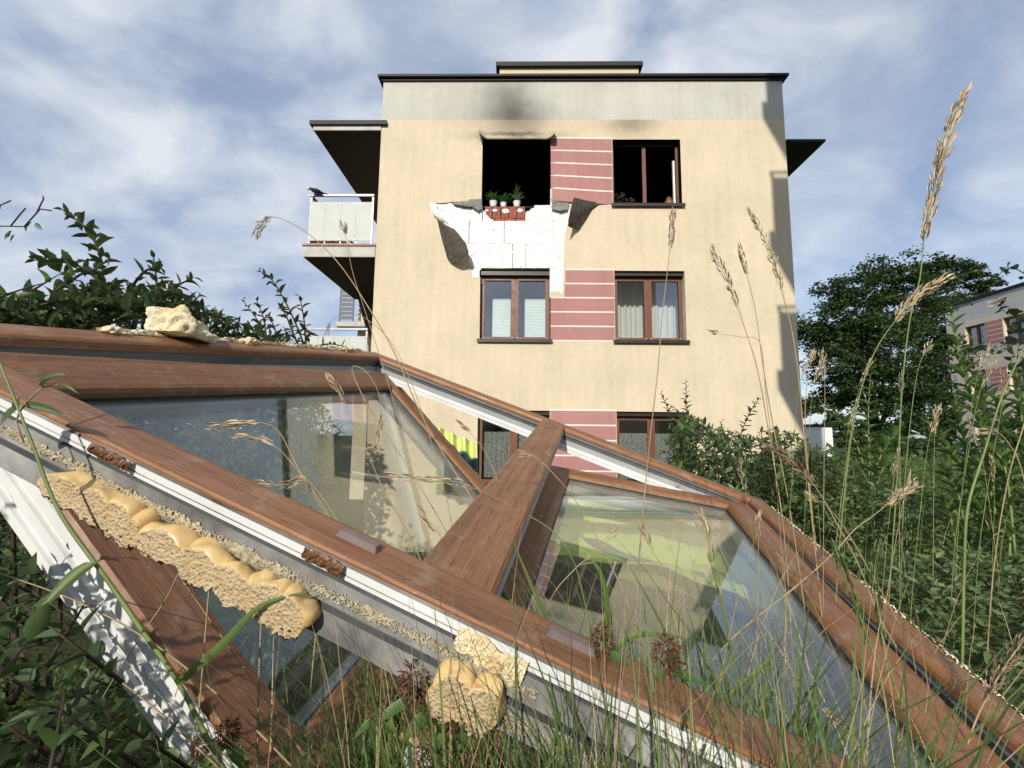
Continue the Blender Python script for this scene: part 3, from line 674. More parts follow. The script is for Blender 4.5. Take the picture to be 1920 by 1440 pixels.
# ------------------------------------------------------------------ fallen double window
P2 = V((-.515, 1.669, .304)); U = V((.92522, -.1434, -.35129)).normalized()
VV = V((-.2043, -.96844, -.14276)); VV = (VV-U*VV.dot(U)).normalized(); NN = VV.cross(U)
if NN.z < 0: NN = -NN
FWD, FHT = 1.42, 1.21
FWIN = empty('fallen_window', P2)
tag(FWIN, 'brown wood-grain double window blown out and lying tilted in the shrubs', 'window frame')
FO = tuple(-P2)
def fp(s, t, h=0.0): return P2+U*s+VV*t-NN*h     # point in the frame's own axes (h = depth below the face)
def fb(mb, name, mats, parent=None, smooth=False): return mb.build(name, mats, parent or FWIN, smooth, FO)
FM = [M['wood'], M['wood_side'], M['pvc_grey'], M['pvc_white'], M['gasket'], M['pvc_pale'], M['pvc_dark']]
def sweep(prof, A, B_, inw, nrm, mA=1.0, mB=1.0, close=True, bow=None, cap=3):
    mb = MB(); ax = (B_-A).normalized(); Ln = (B_-A).length; ns = 14; rows_ = []
    pr = list(prof); acc = [0]
    for i in range(1, len(pr)): acc.append(acc[-1]+math.hypot(pr[i][0]-pr[i-1][0], pr[i][1]-pr[i-1][1]))
    uo = random.random()*20
    P = []
    for (w_, h_, *_m) in pr:
        a = A+inw*w_-nrm*h_+ax*(w_*mA); b = B_+inw*w_-nrm*h_-ax*(w_*mB)
        P.append([a.lerp(b, k/ns)+(bow(k/ns) if bow else V()) for k in range(ns+1)])
    for i in range(len(pr)-1):
        m = pr[i+1][2]
        for k in range(ns):
            q_ = [P[i][k], P[i][k+1], P[i+1][k+1], P[i+1][k]]
            u0, u1 = uo+Ln*k/ns, uo+Ln*(k+1)/ns
            mb.add(q_, [(0, 1, 2, 3)], m, [[(u0, acc[i]+uo), (u1, acc[i]+uo), (u1, acc[i+1]+uo), (u0, acc[i+1]+uo)]])
    if close:
        for k in range(ns): mb.add([P[-1][k], P[-1][k+1], P[0][k+1], P[0][k]], [(0, 1, 2, 3)], pr[0][2])
    for k in (0, ns):
        ring = [P[i][k] for i in range(len(pr))]; mb.add(ring, [tuple(range(len(ring)))], cap)
    return mb
# (w inwards from the outer edge, h below the face, material of the segment that ends here)
FP = [(.010, .078, 2), (0, .076, 2), (0, .053, 2), (.007, .0525, 6), (.007, .0465, 6), (0, .046, 6), (0, .0235, 2), (.004, .0225, 6), (.004, .0205, 6), (.0008, .020, 3), (.0008, .0165, 3), (.0018, .016, 2), (.0018, .0152, 3), (.0008, .0147, 3), (.0008, .0085, 3), (.0035, .0075, 2), (.0035, .0045, 2), (-.001, .004, 1), (-.001, .002, 1), (.001, 0, 1), (.044, 0, 0), (.049, .0015, 1), (.053, .005, 1), (.055, .010, 1), (.055, .017, 1), (.051, .018, 6), (.053, .026, 6), (.048, .028, 6), (.046, .040, 6), (.050, .041, 5), (.049, .056, 5), (.053, .058, 3), (.053, .066, 3), (.051, .067, 4), (.053, .068, 3), (.052, .078, 3)]
cs = {'1': fp(0, FHT), '2': fp(0, 0), '3': fp(FWD, 0), '4': fp(FWD, FHT)}
sag = lambda t: NN*(-.0*math.sin(math.pi*t))
fm = {}
for nm, a, b, inw in (('hinge_jamb', '1', '2', U), ('top_rail', '2', '3', VV), ('hinge_jamb', '3', '4', -U), ('bottom_rail', '4', '1', -VV)):
    fm[a+b] = fb(sweep(FP, cs[a], cs[b], inw, NN, bow=sag), nm, FM)
# mullion, knocked slightly skew
MP = [(.012, .072, 2), (.004, .070, 2), (.006, .024, 2), (-.001, .022, 4), (-.001, .017, 4), (-.002, .016, 1), (-.002, .006, 1), (.003, 0, 1), (.070, 0, 0), (.075, .004, 1), (.0755, .010, 1), (.0755, .016, 1), (.0795, .0165, 5), (.0795, .020, 5), (.074, .022, 4), (.069, .070, 2)]
ma, mb_ = fp(.684, .050, -.003), fp(.724, FHT-.047, .0035); inw = (U-(mb_-ma).normalized()*U.dot((mb_-ma).normalized())).normalized()
fb(sweep(MP, ma, mb_, inw, NN, 0, 0, cap=1), 'mullion', FM)
# sashes
SP = [(.010, .080, 3), (0, .078, 3), (0, .066, 3), (.005, .065, 3), (.005, .057, 3), (0, .056, 3), (0, .043, 3), (.005, .042, 3), (.005, .035, 3), (0, .034, 3), (0, .020, 3), (.004, .019, 3), (.004, .010, 3), (0, .009, 3), (-.006, .0085, 1), (-.007, .004, 1), (-.004, 0, 1), (.050, 0, 0), (.058, .0015, 1), (.063, .006, 1), (.065, .014, 1), (.066, .0145, 4), (.067, .020, 4), (.062, .030, 2), (.060, .046, 3), (.052, .080, 3)]
def sash(O, D_, V_, N_, wd, ht, name='sash'):
    c = [O, O+D_*wd, O+D_*wd+V_*ht, O+V_*ht]; ins = [V_, -D_, -V_, D_]; mb = MB()
    for k in range(4):
        s = sweep(SP, c[k], c[(k+1) % 4], ins[k], N_); mb.add(s.v, s.f, s.m, s.uv)
    so = fb(mb, name, FM)
    def pt(a, b, h): return O+D_*a+V_*b-N_*h
    def slab(x0, y0, x1, y1, h0, h1):
        q = MB(); vs = [pt(x, y, h) for h in (h1, h0) for x, y in ((x0, y0), (x1, y0), (x1, y1), (x0, y1))]
        q.add(vs, [(0, 3, 2, 1), (4, 5, 6, 7), (0, 1, 5, 4), (1, 2, 6, 5), (2, 3, 7, 6), (3, 0, 4, 7)]); return q
    i = .0665
    fb(slab(i, i, wd-i, ht-i, .020, .024), 'glass_pane', M['glass'], so).matrix_parent_inverse = Matrix()
    fb(slab(i, i, wd-i, ht-i, .0395, .0435), 'glass_pane', M['glass'], so)
    q = MB(); e = .012
    for (x0, y0, x1, y1) in ((i, i, wd-i, i+e), (i, ht-i-e, wd-i, ht-i), (i, i+e, i+e, ht-i-e), (wd-i-e, i+e, wd-i, ht-i-e)):
        s = slab(x0, y0, x1, y1, .0245, .039); q.add(s.v, s.f, 0)
    fb(q, 'spacer_bar', M['spacer'], so)
    return so, pt
nL = V((.714, -.2015, .6707)).normalized(); vL = (VV-nL*VV.dot(nL)).normalized(); dL = vL.cross(nL); dL = dL if dL.dot(U) > 0 else -dL
sashL, ptL = sash(fp(.056, .045, .032)+dL*.045-vL*.018, dL, vL, nL, .655, 1.145)
nR = V((.128, -.185, .974)).normalized(); vR = (VV-nR*VV.dot(nR)).normalized(); dR = vR.cross(nR); dR = dR if dR.dot(U) < 0 else -dR
sashR, ptR = sash(fp(FWD-.063, .045, .020), dR, vR, nR, .605, 1.125)
# drain caps clipped on the bottom rail
for s_ in (.667, .873):
    q = MB(); n = 10; c = fp(s_, FHT-.028, -.001); a_ = U; b_ = VV
    top = [c+a_*(.019*x)+b_*(.0042*y)+NN*.005 for x, y in ((-1, -1), (1, -1), (1.06, 0), (1, 1), (-1, 1), (-1.06, 0))]; bot = [c+a_*(.021*x)+b_*(.0055*y)-NN*.001 for x, y in ((-1, -1), (1, -1), (1.06, 0), (1, 1), (-1, 1), (-1.06, 0))]
    q.add(top+bot, [tuple(range(6))]+[(i, 6+i, 6+(i+1) % 6, (i+1) % 6) for i in range(6)]); fb(q, 'drain_cap', M['drain'])
# mounting foam still stuck on the bottom rail: rounded beads with a cut face
def outer_face(x, y, off=0.0):
    d = ray(x, y); p0 = P2+VV*(FHT+off); t = p0.dot(VV)/d.dot(VV); q = d*t-P2; return q.dot(U), -q.dot(NN)
beads = [(118, 912, 42), (170, 938, 38), (213, 962, 34), (243, 986, 20), (300, 1012, 48), (374, 1052, 44), (430, 1086, 34), (468, 1104, 24), (505, 1120, 30), (538, 1142, 34), (846, 1300, 40), (902, 1326, 35)]
for k, (x, y, hw) in enumerate(beads):
    s_, h_ = outer_face(x, y, .02); s2, _ = outer_face(x+hw, y+hw*.48, .02); a = abs(s2-s_)*1.12
    bm = bmesh.new(); bmesh.ops.create_icosphere(bm, subdivisions=4, radius=1)
    hb = .0165+.004*random.random()+(.006 if k >= 10 else 0)
    cutv = set()
    for v in bm.verts:
        p = v.co.copy(); n_ = noise.noise(p*1.3+V((k*7, 0, 0)))*.30+.06*noise.noise(p*4+V((0, k*3, 0)))
        p *= 1+n_; x_, y_, z_ = p          # x along the beam, y outwards, z down
        low = max(0, z_); rag = .35*noise.noise(V((p.x*5, p.y*4, k)))+.2*noise.noise(V((p.x*13, p.y*9, k)))
        out_ = min(y_, .36+.05*noise.noise(V((p.x*6, p.z*6, k*3)))+.04*noise.noise(V((p.x*19, p.z*19, k))))
        if y_ > out_+.02 or z_ > .55: cutv.add(v.index)
        v.co = fp(s_+x_*a, FHT+.010+out_*.026, h_+.009+z_*hb*(1.0 if z_ < 0 else .85+rag)) + VV*0
    me = bpy.data.meshes.new('foam_bead'); bm.verts.ensure_lookup_table()
    bm.normal_update()
    for f in bm.faces:
        f.smooth = True; f.material_index = 1 if sum(v.index in cutv for v in f.verts) >= 2 else 0
    bmesh.ops.translate(bm, verts=bm.verts, vec=-P2); bm.to_mesh(me); bm.free(); me.materials.append(M['foam_skin']); me.materials.append(M['foam_cut'])
    link('foam_bead', me, FWIN)
# crusts of foam along the profiles
def crust(name, p0, p1, wdir, ndir, width, height, mat, n=170, m=7, thr=-.1, seed=0, parent=None):
    q = MB(); ax = p1-p0; P = []
    for i in range(n+1):
        t = i/n; row = []
        for j in range(m+1):
            u = j/m-.5; lump = noise.noise(V((t*n*.22, j*.6, seed)))*.6+noise.noise(V((t*n*.6, j*1.3, seed+4)))*.5
            row.append((p0+ax*t+wdir*(u*width+.3*width*noise.noise(V((t*n*.09, seed, j*.2))))+ndir*max(.0004, height*(.45+lump)*(1-(2*u)**2)+.0004), lump+.5*noise.noise(V((t*9, seed, 0)))))
        P.append(row)
    for i in range(n):
        for j in range(m):
            if P[i][j][1]+.6*(abs(j/m-.5)*-1) > thr-.35: q.add([P[i][j][0], P[i+1][j][0], P[i+1][j+1][0], P[i][j+1][0]], [(0, 1, 2, 3)])
    if q.f: fb(q, name, mat, parent)
crust('foam_crust', fp(.20, FHT+.001, .036), fp(.62, FHT+.001, .038), NN, VV, .010, .0016, M['foam_crust'], 620, 12, .12, 1)
crust('foam_crust', fp(.56, FHT+.001, .038), fp(.86, FHT+.001, .034), NN, VV, .011, .0014, M['foam_crust'], 560, 12, .2, 5)
crust('foam_crust', fp(.80, FHT+.001, .066), fp(.98, FHT+.001, .060), NN, VV, .014, .0018, M['foam_crust'], 380, 14, .16, 8)
crust('foam_crust', fp(.785, FHT+.003, .018), fp(.845, FHT+.003, .024), NN, VV, .020, .005, M['foam_pale'], 70, 12, -.9, 2)
crust('foam_crust', fp(.39, FHT+.002, .011), fp(.44, FHT+.002, .012), NN, VV, .012, .006, M['vase'], 60, 6, -.6, 3)
crust('foam_crust', fp(.635, FHT+.002, .011), fp(.675, FHT+.002, .012), NN, VV, .012, .005, M['vase'], 50, 6, -.4, 9)
crust('foam_crust', fp(.004, .95, -.001), fp(.004, .10, -.001), U, NN, .014, .012, M['foam_pale'], 240, 6, -.05, 12)
crust('foam_crust', fp(FWD-.002, .08, -.0005), fp(FWD-.002, 1.15, -.0005), U, NN, .012, .005, M['foam_pale'], 420, 6, .30, 15)
# loose lump of foam lying on the far jamb
FC = fp(.012, .80, 0)
bm = bmesh.new(); bmesh.ops.create_icosphere(bm, subdivisions=5, radius=1)
for v in bm.verts:
    p = v.co.copy(); r = 1+.30*noise.noise(p*1.6+V((3, 1, 0)))+.26*abs(noise.noise(p*2.9+V((0, 5, 1))))-.10*abs(noise.noise(p*6))+.05*noise.noise(p*14)
    p *= r; zz = max(-.25, p.z); lo = 1-.0*zz
    v.co = V((p.x*.056*lo, p.y*.05, zz*.038*(1.35 if p.x < -.1 else .75)))
for f in bm.faces: f.smooth = True
me = bpy.data.meshes.new('foam_lump'); bm.to_mesh(me); bm.free(); me.materials.append(M['foam_pale'])
fl = link('foam_lump', me); fl.location = FC+V((.0, 0, .012)); fl.rotation_euler = (0, rad(8), rad(70))
tag(fl, 'crumpled pale yellow lump of mounting foam lying on the brown frame', 'foam')
for k, (t_, sz, lb) in enumerate(((.62, .016, 'small yellow foam crumb on the frame right of the big lump'), (.20, .020, 'small pale foam scrap at far end of the frame by the leaf shoot'), (.93, .012, 'tiny foam crumb on the frame left of the big lump'))):
    bm = bmesh.new(); bmesh.ops.create_icosphere(bm, subdivisions=3, radius=sz)
    for v in bm.verts: v.co *= 1+.45*noise.noise(v.co*120+V((k*9, 0, 0))); v.co.z *= .6
    me = bpy.data.meshes.new('foam_crumb'); bm.to_mesh(me); bm.free(); me.materials.append(M['foam_pale'])
    o = link('foam_crumb', me); o.location = fp(.012, t_, -.006); tag(o, lb, 'foam')

# ------------------------------------------------------------------ lime green awning cloth under and behind the window
q = MB(); R_, C_ = 70, 70; rowsP = []
for j in range(R_+1):
    row = []
    for i in range(C_+1):
        s_, t_ = i/C_, j/R_; x = -.12+.80*s_+.10*t_; y = max(.98, 1.40-.91*(s_-.4))+1.2*t_
        rip = .030*math.sin(t_*30+s_*3.0+2*noise.noise(V((s_*2, t_*2, 0))))+.06*noise.noise(V((s_*2.2, t_*5, 4)))+.02*noise.noise(V((s_*9, t_*16, 2)))
        row.append(V((x, y+.03*math.sin(t_*21), max(gz(x, y)+.03, -.365+.05*t_+rip-.05*s_-.0*t_))))
    rowsP.append(row)
q.grid(rowsP); 
for k in range(len(q.m)):
    j = k//C_; q.m[k] = 1 if (j % 17) in (14, 15, 16) and (k % C_) < 55 else 0
aw = q.build('awning_cloth', [M['lime'], M['slate']], None, True); tag(aw, 'crumpled lime green awning cloth lying under the right glass pane', 'awning')
q = MB(); pl = []
for i in range(61):
    t = i/60; x = 812+82*t; yt = 798+34*t+4*noise.noise(V((t*6, 0, 0)))+2.2*math.cos(t*6.28*3.5); d = .03*math.cos(t*6.28*3.5)
    pl.append([at(x, yt, 2.35+d), at(x+1, yt+19+10*t, 2.34+d), at(x+2, yt+56, 2.33+d), at(x+4, yt+80, 2.31+d)+V((0, 0, -.12))])
q.grid(pl)
for k in range(len(q.m)):
    q.m[k] = 1 if k % 3 == 1 else 0
bl = q.build('striped_cloth', [M['lime'], M['slate']], None, True); tag(bl, 'pleated lime and slate striped cloth standing behind the fallen window', 'cloth')

# ------------------------------------------------------------------ shrubs
def plant(name, label, cat, loc, shoots, mat, L, ratio=.42, spacing=.02, group=None, tpl=4, radius=.004, nparts=120, spread=.9, extra=None, pairs=False, twig=None):
    """shoots: lists of world points; the biggest leaves become parts, the rest one stuff mesh"""
    root = empty(name, loc); tag(root, label, cat, group); q = MB(); allv = []
    for sh in shoots:
        pth = polyline(sh[0], 12) if len(sh[0]) > 2 else [V(p) for p in sh[0]]
        main = sh[1] >= .8; t_ = MB() if main else q
        t_.tube([p-V(loc) for p in pth], [lerp(radius*sh[1], radius*.35*sh[1], i/(len(pth)-1)) for i in range(len(pth))], 5)
        if main: t_.build('branch', twig or M['twig'], root, True)
        for e in shoot_leaves(pth, spacing, L*(sh[2] if len(sh) > 2 else 1), .12, spread, pairs): allv.append((e, sh[3] if len(sh) > 3 else 0))
    if q.f: q.build('twigs', twig or M['twig'], root, True)['kind'] = 'stuff'
    allv.sort(key=lambda e: (-e[1], e[0][0].length)); pri, rest = allv[:nparts], allv[nparts:]
    for (p, d, u, l), _ in pri: leaf_part(root, p, d, u, l, l*ratio, mat, tpl)
    if rest or extra:
        a = [np.array([list(e[0][k]) for e in rest]).reshape(-1, 3) for k in range(3)]; l = np.array([e[0][3] for e in rest])
        if extra is not None:
            a = [np.concatenate([a[k], extra[k]]) for k in range(3)]; l = np.concatenate([l, extra[3]])
        leaves_obj('foliage', a[0], a[1], a[2], l, l*ratio, mat, root, tpl if tpl < 6 else 4, 'stuff')
    return root
def interp(xs, ys, x): return float(np.interp(x, xs, ys))
# left hedge behind the far jamb
def ab_y(px):
    d = ray(px, 620); k = d.x/d.y; t = (-.76-k*.5)/(k*1.169-.245); return .5+1.169*t
def px_shoot(pts, Y, w=1.0, l=1.0, pr=1): return ([at(x, y, Y+.02*i) for i, (x, y) in enumerate(pts)], w, l, pr)
Lh = []
for pts, dY in (([(205, 640), (192, 560), (190, 490), (165, 432), (118, 394)], .10), ([(230, 600), (170, 512), (110, 490), (62, 488)], .16), ([(292, 620), (294, 540), (288, 484)], .10), ([(270, 600), (320, 545), (362, 520)], .1), ([(230, 560), (270, 510), (300, 500)], .2), ([(395, 650), (370, 600), (330, 560), (290, 545)], .1), ([(60, 620), (95, 560), (150, 515), (200, 500)], .14), ([(330, 640), (345, 590), (375, 552)], .12), ([(20, 640), (60, 580), (130, 560)], .1), ([(410, 660), (420, 620), (440, 600)], .08)):
    Lh.append(px_shoot(pts, ab_y(pts[0][0])+dY))
topc = ([-150, 0, 100, 200, 300, 380, 450, 520, 600, 680], [560, 555, 548, 532, 535, 572, 606, 632, 644, 662])
for k in range(330):
    x = random.uniform(-150, 560); Yb = ab_y(x)+.07+random.random()**1.5*.5; yt = interp(*topc, x)+random.random()**1.3*75
    a = at(x, yt, Yb); L_ = random.uniform(.05, .12); d = V((random.uniform(-.7, .7), random.uniform(-.5, .5), random.uniform(.1, .8))).normalized()
    Lh.append(([a-d*L_, a], .5, 1, 0))
for k in range(10):
    x = random.uniform(0, 450); a = at(x, interp(*topc, x)+20, ab_y(x)+.25); Lh.append(([V((a.x-.1, a.y+.1, gz(a.x, a.y)-.02)), (a+V((a.x-.1, a.y, -.5)))/2+V((0, 0, .05)), a], 1.2, 1, 0))
bx_ = V((-1.05, .95, gz(-1.05, .95)))
plant('cotoneaster_shrub', 'dark evergreen shrub rising behind the foam lump on the left', 'shrub', bx_, Lh, M['cot'], .036, .42, .011, 'cotoneaster shrubs', 4, .004, 220)
Ls = []
for pts in ([(575, 660), (556, 610), (532, 560), (510, 525), (487, 508)], [(575, 660), (570, 600), (562, 555)], [(560, 650), (540, 600), (528, 575)]): Ls.append(px_shoot(pts, 1.5))
plant('cotoneaster_shrub', 'upright leafy shoot at far end of the frame beside the balconies', 'shrub', V((at(575, 700, 1.5).x, 1.5, gz(-.6, 1.5))), Ls+[([V((at(575, 700, 1.5).x, 1.5, gz(-.6, 1.5)-.02)), at(575, 660, 1.5)], 1.4, .01, 0)], M['cot'], .036, .40, .016, 'cotoneaster shrubs', 4, .004, 90)
Ls = []
for pts in ([(495, 655), (488, 610), (455, 562)], [(500, 650), (495, 600), (480, 560)], [(480, 650), (455, 610), (430, 600)], [(520, 655), (515, 615), (500, 590)], [(590, 650), (620, 645), (655, 652)], [(510, 650), (535, 625), (560, 618)]): Ls.append(px_shoot(pts, 1.42))
for k in range(30):
    a = at(random.uniform(430, 600), random.uniform(620, 680), random.uniform(1.36, 1.6)); Ls.append(([a-V((random.uniform(-.05, .05), 0, .08)), a], .5, 1, 0))
lo_ = V((at(500, 700, 1.42).x, 1.42, gz(-.7, 1.42))); Ls.append(([lo_, at(500, 655, 1.42)], 1.4, .01, 0))
plant('cotoneaster_shrub', 'fine low leafy sprays over the frame left of the upright shoot', 'shrub', lo_, Ls, M['cot'], .028, .42, .013, 'cotoneaster shrubs', 4, .0035, 110)
# light green young leaves poking out of the left hedge and the bare wiry sprig above it
Ls = [px_shoot([(-10, 560), (50, 540), (85, 530)], .72), px_shoot([(60, 545), (85, 530), (110, 515)], .74), px_shoot([(105, 545), (120, 530), (130, 520)], .76)]
lo_ = V((-.8, .72, gz(-.8, .72))); Ls.append(([lo_, at(60, 545, .74)], 1, .01, 0))
plant('bindweed', 'bright green young leaves at left edge in front of the hedge', 'plant', lo_, Ls, M['cot_lit'], .034, .55, .03, None, 4, .002, 40, 1.1)
q = MB(); lo_ = V((-1.0, .8, gz(-1.0, .8)))
for pts in ([(-60, 600), (-30, 460), (0, 424), (45, 425), (68, 400), (75, 392), (97, 395)], [(68, 400), (82, 372), (80, 368)], [(20, 424), (35, 405), (48, 390)], [(-10, 430), (0, 385), (20, 376)]):
    q.tube([at(x, y, .8)-lo_ for x, y in pts], .0013, 5)
rt_ = empty('wiry_sprig', lo_); tag(rt_, 'bare wiry sprig with tiny leaf tufts against the sky at left edge', 'sprig'); q.build('stem', M['twig'], rt_, True)
for (x, y) in ((22, 432), (28, 440), (60, 416), (18, 436), (52, 418), (66, 418), (-2, 418)): leaf_part(rt_, at(x, y, .8), V((random.uniform(-1, 1), 0, -.6)), V((0, -1, .2)), .017, .007, M['cot'])
lo_ = None
# dark shrub low on the left, spreading beside and behind the camera on that side
Lb = []
def rnd_shoots(n, f, L_=(.06, .14)):
    o = []
    for _ in range(n):
        a = f(); l_ = random.uniform(*L_); d = V((random.uniform(-.8, .8), random.uniform(-.8, .8), random.uniform(0, .9))).normalized(); o.append(([a-d*l_, a], .5, 1, 0))
    return o
def low_left():
    while True:
        x, y = random.uniform(-.75, -.16), random.uniform(.22, .62); p_ = V((x, y, random.uniform(-.48, -.05))); pxx = 960+FPX*p_.dot(RT)/p_.dot(FW); pyy = 720-FPX*p_.dot(UP)/p_.dot(FW)
        if pyy > 985+1.28*pxx+25 or pxx < -40: return p_
Lb += rnd_shoots(300, low_left)
Lb += rnd_shoots(520, lambda: V((random.uniform(-1.1, -.26), random.uniform(-.9, .02), random.uniform(-.45, -.02))))
Lb += rnd_shoots(190, lambda: V((random.uniform(-.78, -.2), random.uniform(-.5, -.06), random.uniform(-.28, .10))))
Lb += rnd_shoots(200, lambda: V((random.uniform(-1.2, -.5), random.uniform(-.9, .06), random.uniform(-.1, .10))))
Lb += rnd_shoots(15, lambda: V((random.uniform(-1.1, -.6), random.uniform(-.35, .08), random.uniform(.0, .2))))
for pts in ([(60, 1430), (100, 1330), (90, 1250), (130, 1180), (160, 1130)], [(95, 1400), (75, 1300), (30, 1200), (20, 1150)], [(110, 1430), (150, 1330), (190, 1280)], [(20, 1320), (60, 1260), (120, 1240)]): Lb.append(px_shoot(pts, .42, 1, .8))
plant('cotoneaster_shrub', 'deeply shaded evergreen shrub below the white sash edge at lower left', 'shrub', V((-.7, .2, gz(-.7, .2))), Lb, M['cot'], .025, .42, .011, 'cotoneaster shrubs', 4, .003, 150)
Lg = []
def behind():
    y = random.uniform(1.95, 4.2); x = random.uniform(-1.15*y, -.41*y)
    top = .185*y if x < -.47*y else .06*y; return V((x, y, lerp(gz(x, y), top, random.random()**.42)))
Lg = rnd_shoots(1500, behind, (.12, .25))
plant('cotoneaster_shrub', 'broad dark shrub mass seen through the left glass pane beyond the frame', 'shrub', V((-1.6, 2.8, gz(-1.6, 2.8))), Lg, M['cot'], .05, .45, .022, 'cotoneaster shrubs', 3, .004, 60)
hb0 = V((-7, 6.6, gz(-7, 6.6))); hroot = empty('hedge', hb0); tag(hroot, 'clipped dark hedge beside the building seen through the left pane', 'hedge')
n = 9000; hx = rng.uniform(-11, -3.05, n); hy = rng.uniform(6.0, 7.2, n); hz_ = -2.3+(.78+.1*np.sin(hx*3)+2.3)*rng.random(n)**.5
an = rng.uniform(0, 6.283, n); leaves_obj('foliage', np.stack([hx, hy, hz_], 1), np.stack([np.cos(an), np.sin(an), rng.uniform(-.4, .8, n)], 1), rng.normal(0, 1, (n, 3))+np.array([0, -.5, .8]), rng.uniform(.10, .2, n), rng.uniform(.06, .11, n), M['cot'], hroot, 3, 'stuff')
q = MB()
for xx in np.arange(-10.8, -3.6, .6): q.tube([V((xx, 6.6, gz(xx, 6.6)-.05))-hb0, V((xx+.05, 6.6, .2))-hb0], [.04, .02], 5)
q.build('stems', M['twig'], hroot, True)['kind'] = 'stuff'
# right-hand bush before the facade
Lr = []
for pts, Y in (([(1335, 960), (1322, 840), (1290, 780), (1286, 714)], 2.5), ([(1392, 940), (1382, 850), (1398, 790), (1422, 748)], 2.4), ([(1345, 950), (1345, 860), (1322, 800)], 2.5), ([(1262, 900), (1262, 800), (1240, 736)], 2.6), ([(1452, 930), (1466, 860), (1480, 815)], 2.3), ([(1300, 900), (1278, 850), (1246, 830)], 2.5), ([(1310, 900), (1300, 810), (1258, 760)], 2.55), ([(1370, 920), (1360, 850), (1352, 790)], 2.45), ([(1420, 930), (1430, 860), (1440, 830)], 2.35)): Lr.append(px_shoot(pts, Y, 1.2))
topr = ([1240, 1280, 1330, 1400, 1450, 1500, 1560, 1620], [810, 775, 795, 815, 800, 820, 855, 880])
def right_bush():
    x = random.uniform(1262, 1600); return at(x, interp(*topr, x)+random.random()**1.1*150, random.uniform(1.95, 2.8))
Lr += rnd_shoots(760, right_bush, (.06, .12))
lo_ = V((1.3, 2.4, gz(1.3, 2.4)))
for k in range(8): a = right_bush(); Lr.append(([lo_+V((random.uniform(-.3, .3), 0, -.02)), (lo_+a)/2+V((0, 0, .1)), a], 1.6, .01, 0))
plant('cotoneaster_shrub', 'arching small-leaved shrub in front of the ground floor right window', 'shrub', lo_, Lr, M['cot_sun'], .043, .42, .016, 'cotoneaster shrubs', 4, .0035, 150)
# ground cover right of the frame
def scatter(n, f): return np.array([list(f()) for _ in range(n)])
def cover_pos():
    while True:
        y = .12+4.3*random.random()**1.6; x = random.uniform(.5, 1.5+1.35*y)
        lim = .57+.235*(y-.29)+.06 if y < 1.5 else .86+(y-1.5)*.15
        if x > lim:
            bump_ = .5+.5*noise.noise(V((x*2.3, y*2.3, 7))); hh = .04+.20*bump_+.07*noise.noise(V((x*7, y*7, 3)))+.12*sstep(1.2, 3.0, y)
            return V((x, y, gz(x, y)+hh*(1-.75*random.random()**2.2)))
n = 34000; pos = scatter(n, cover_pos); ang = rng.uniform(0, 6.283, n); d = np.stack([np.cos(ang), np.sin(ang), rng.uniform(-.5, 1.1, n)], 1); up = np.stack([rng.normal(0, .8, n), rng.normal(-.2, .8, n), np.ones(n)], 1)
dist = np.linalg.norm(pos, axis=1); L = rng.uniform(.016, .030, n)*np.clip(.75+.22*dist, .9, 1.8)
o = leaves_obj('ground_cover', pos, d, up, L, L*.40, M['cot_sun'], None, 3, 'stuff'); tag(o, 'low dark evergreen ground cover right of the fallen window')

# ------------------------------------------------------------------ grasses
def blades_obj(name, base, lean, h, w_, mat, seg=5, bend=.6, kind='stuff'):
    n = len(base); t = np.linspace(0, 1, seg+1); lean = np.asarray(lean); up = np.array([0, 0, 1.0])
    horiz = lean*np.array([1, 1, 0]); side = norm(np.cross(np.tile(up, (n, 1)), norm(horiz+1e-6)))
    c = base[:, None, :]+up*(h[:, None, None]*(t-.32*bend*t**3)[None, :, None])+horiz[:, None, :]*(h[:, None, None]*(.35*t+bend*t**2)[None, :, None])
    wd = w_[:, None]*np.clip((1-t**2.2)[None]*(.55+.9*t*(1-t))[None]*1.6, .03, 1)
    Lf, Rt = c-side[:, None]*wd[..., None]/2, c+side[:, None]*wd[..., None]/2
    P = np.stack([Lf, Rt], 2).reshape(n, -1, 3); k = 2*(seg+1)
    f = np.array([(2*i, 2*i+1, 2*i+3, 2*i+2) for i in range(seg)]); F = f[None]+(np.arange(n)*k)[:, None, None]
    return link(name, np_mesh(name, P.reshape(-1, 3), F.reshape(-1, 4), mat, True))
def gbase(n, f): return np.array([(lambda p: (p[0], p[1], gz(*p)-.01))(f()) for _ in range(n)])
def lean(n, s=.6): a = rng.uniform(0, 6.283, n); r = rng.uniform(.1, 1, n)*s; return np.stack([np.cos(a)*r, np.sin(a)*r, np.zeros(n)], 1)
n = 800; b = gbase(n, lambda: (lambda y: (random.uniform(-.42, .60)*y, y))(random.uniform(.34, .52)))
o = blades_obj('grass', b, lean(n, .8), rng.uniform(.12, .30, n)*rng.uniform(.6, 1.1, n), rng.uniform(.0016, .0042, n), M['grass']); tag(o, 'fine green grass growing in front of the fallen window', kind='stuff')
n = 70; b = gbase(n, lambda: (lambda y: (random.uniform(-.1, .52)*y, y))(random.uniform(.36, .52)))
o = blades_obj('grass', b, lean(n, .5), rng.uniform(.22, .40, n), rng.uniform(.0025, .006, n), M['grass'], 7); tag(o, 'taller broad green grass blades at bottom centre and right', kind='stuff')
n = 230; b = gbase(n, lambda: (lambda y: (random.uniform(-.6, .95)*y, y))(random.uniform(.36, .7)))
o = blades_obj('dry_grass', b, lean(n, .9), rng.uniform(.18, .42, n), rng.uniform(.0008, .0018, n), M['grass_dry'], 7); tag(o, 'dry straw-coloured grass stems among the green grass', kind='stuff')
n = 900; b = gbase(n, lambda: (lambda y: (random.uniform(-.28, .58)*y, y))(random.uniform(.36, .50)))
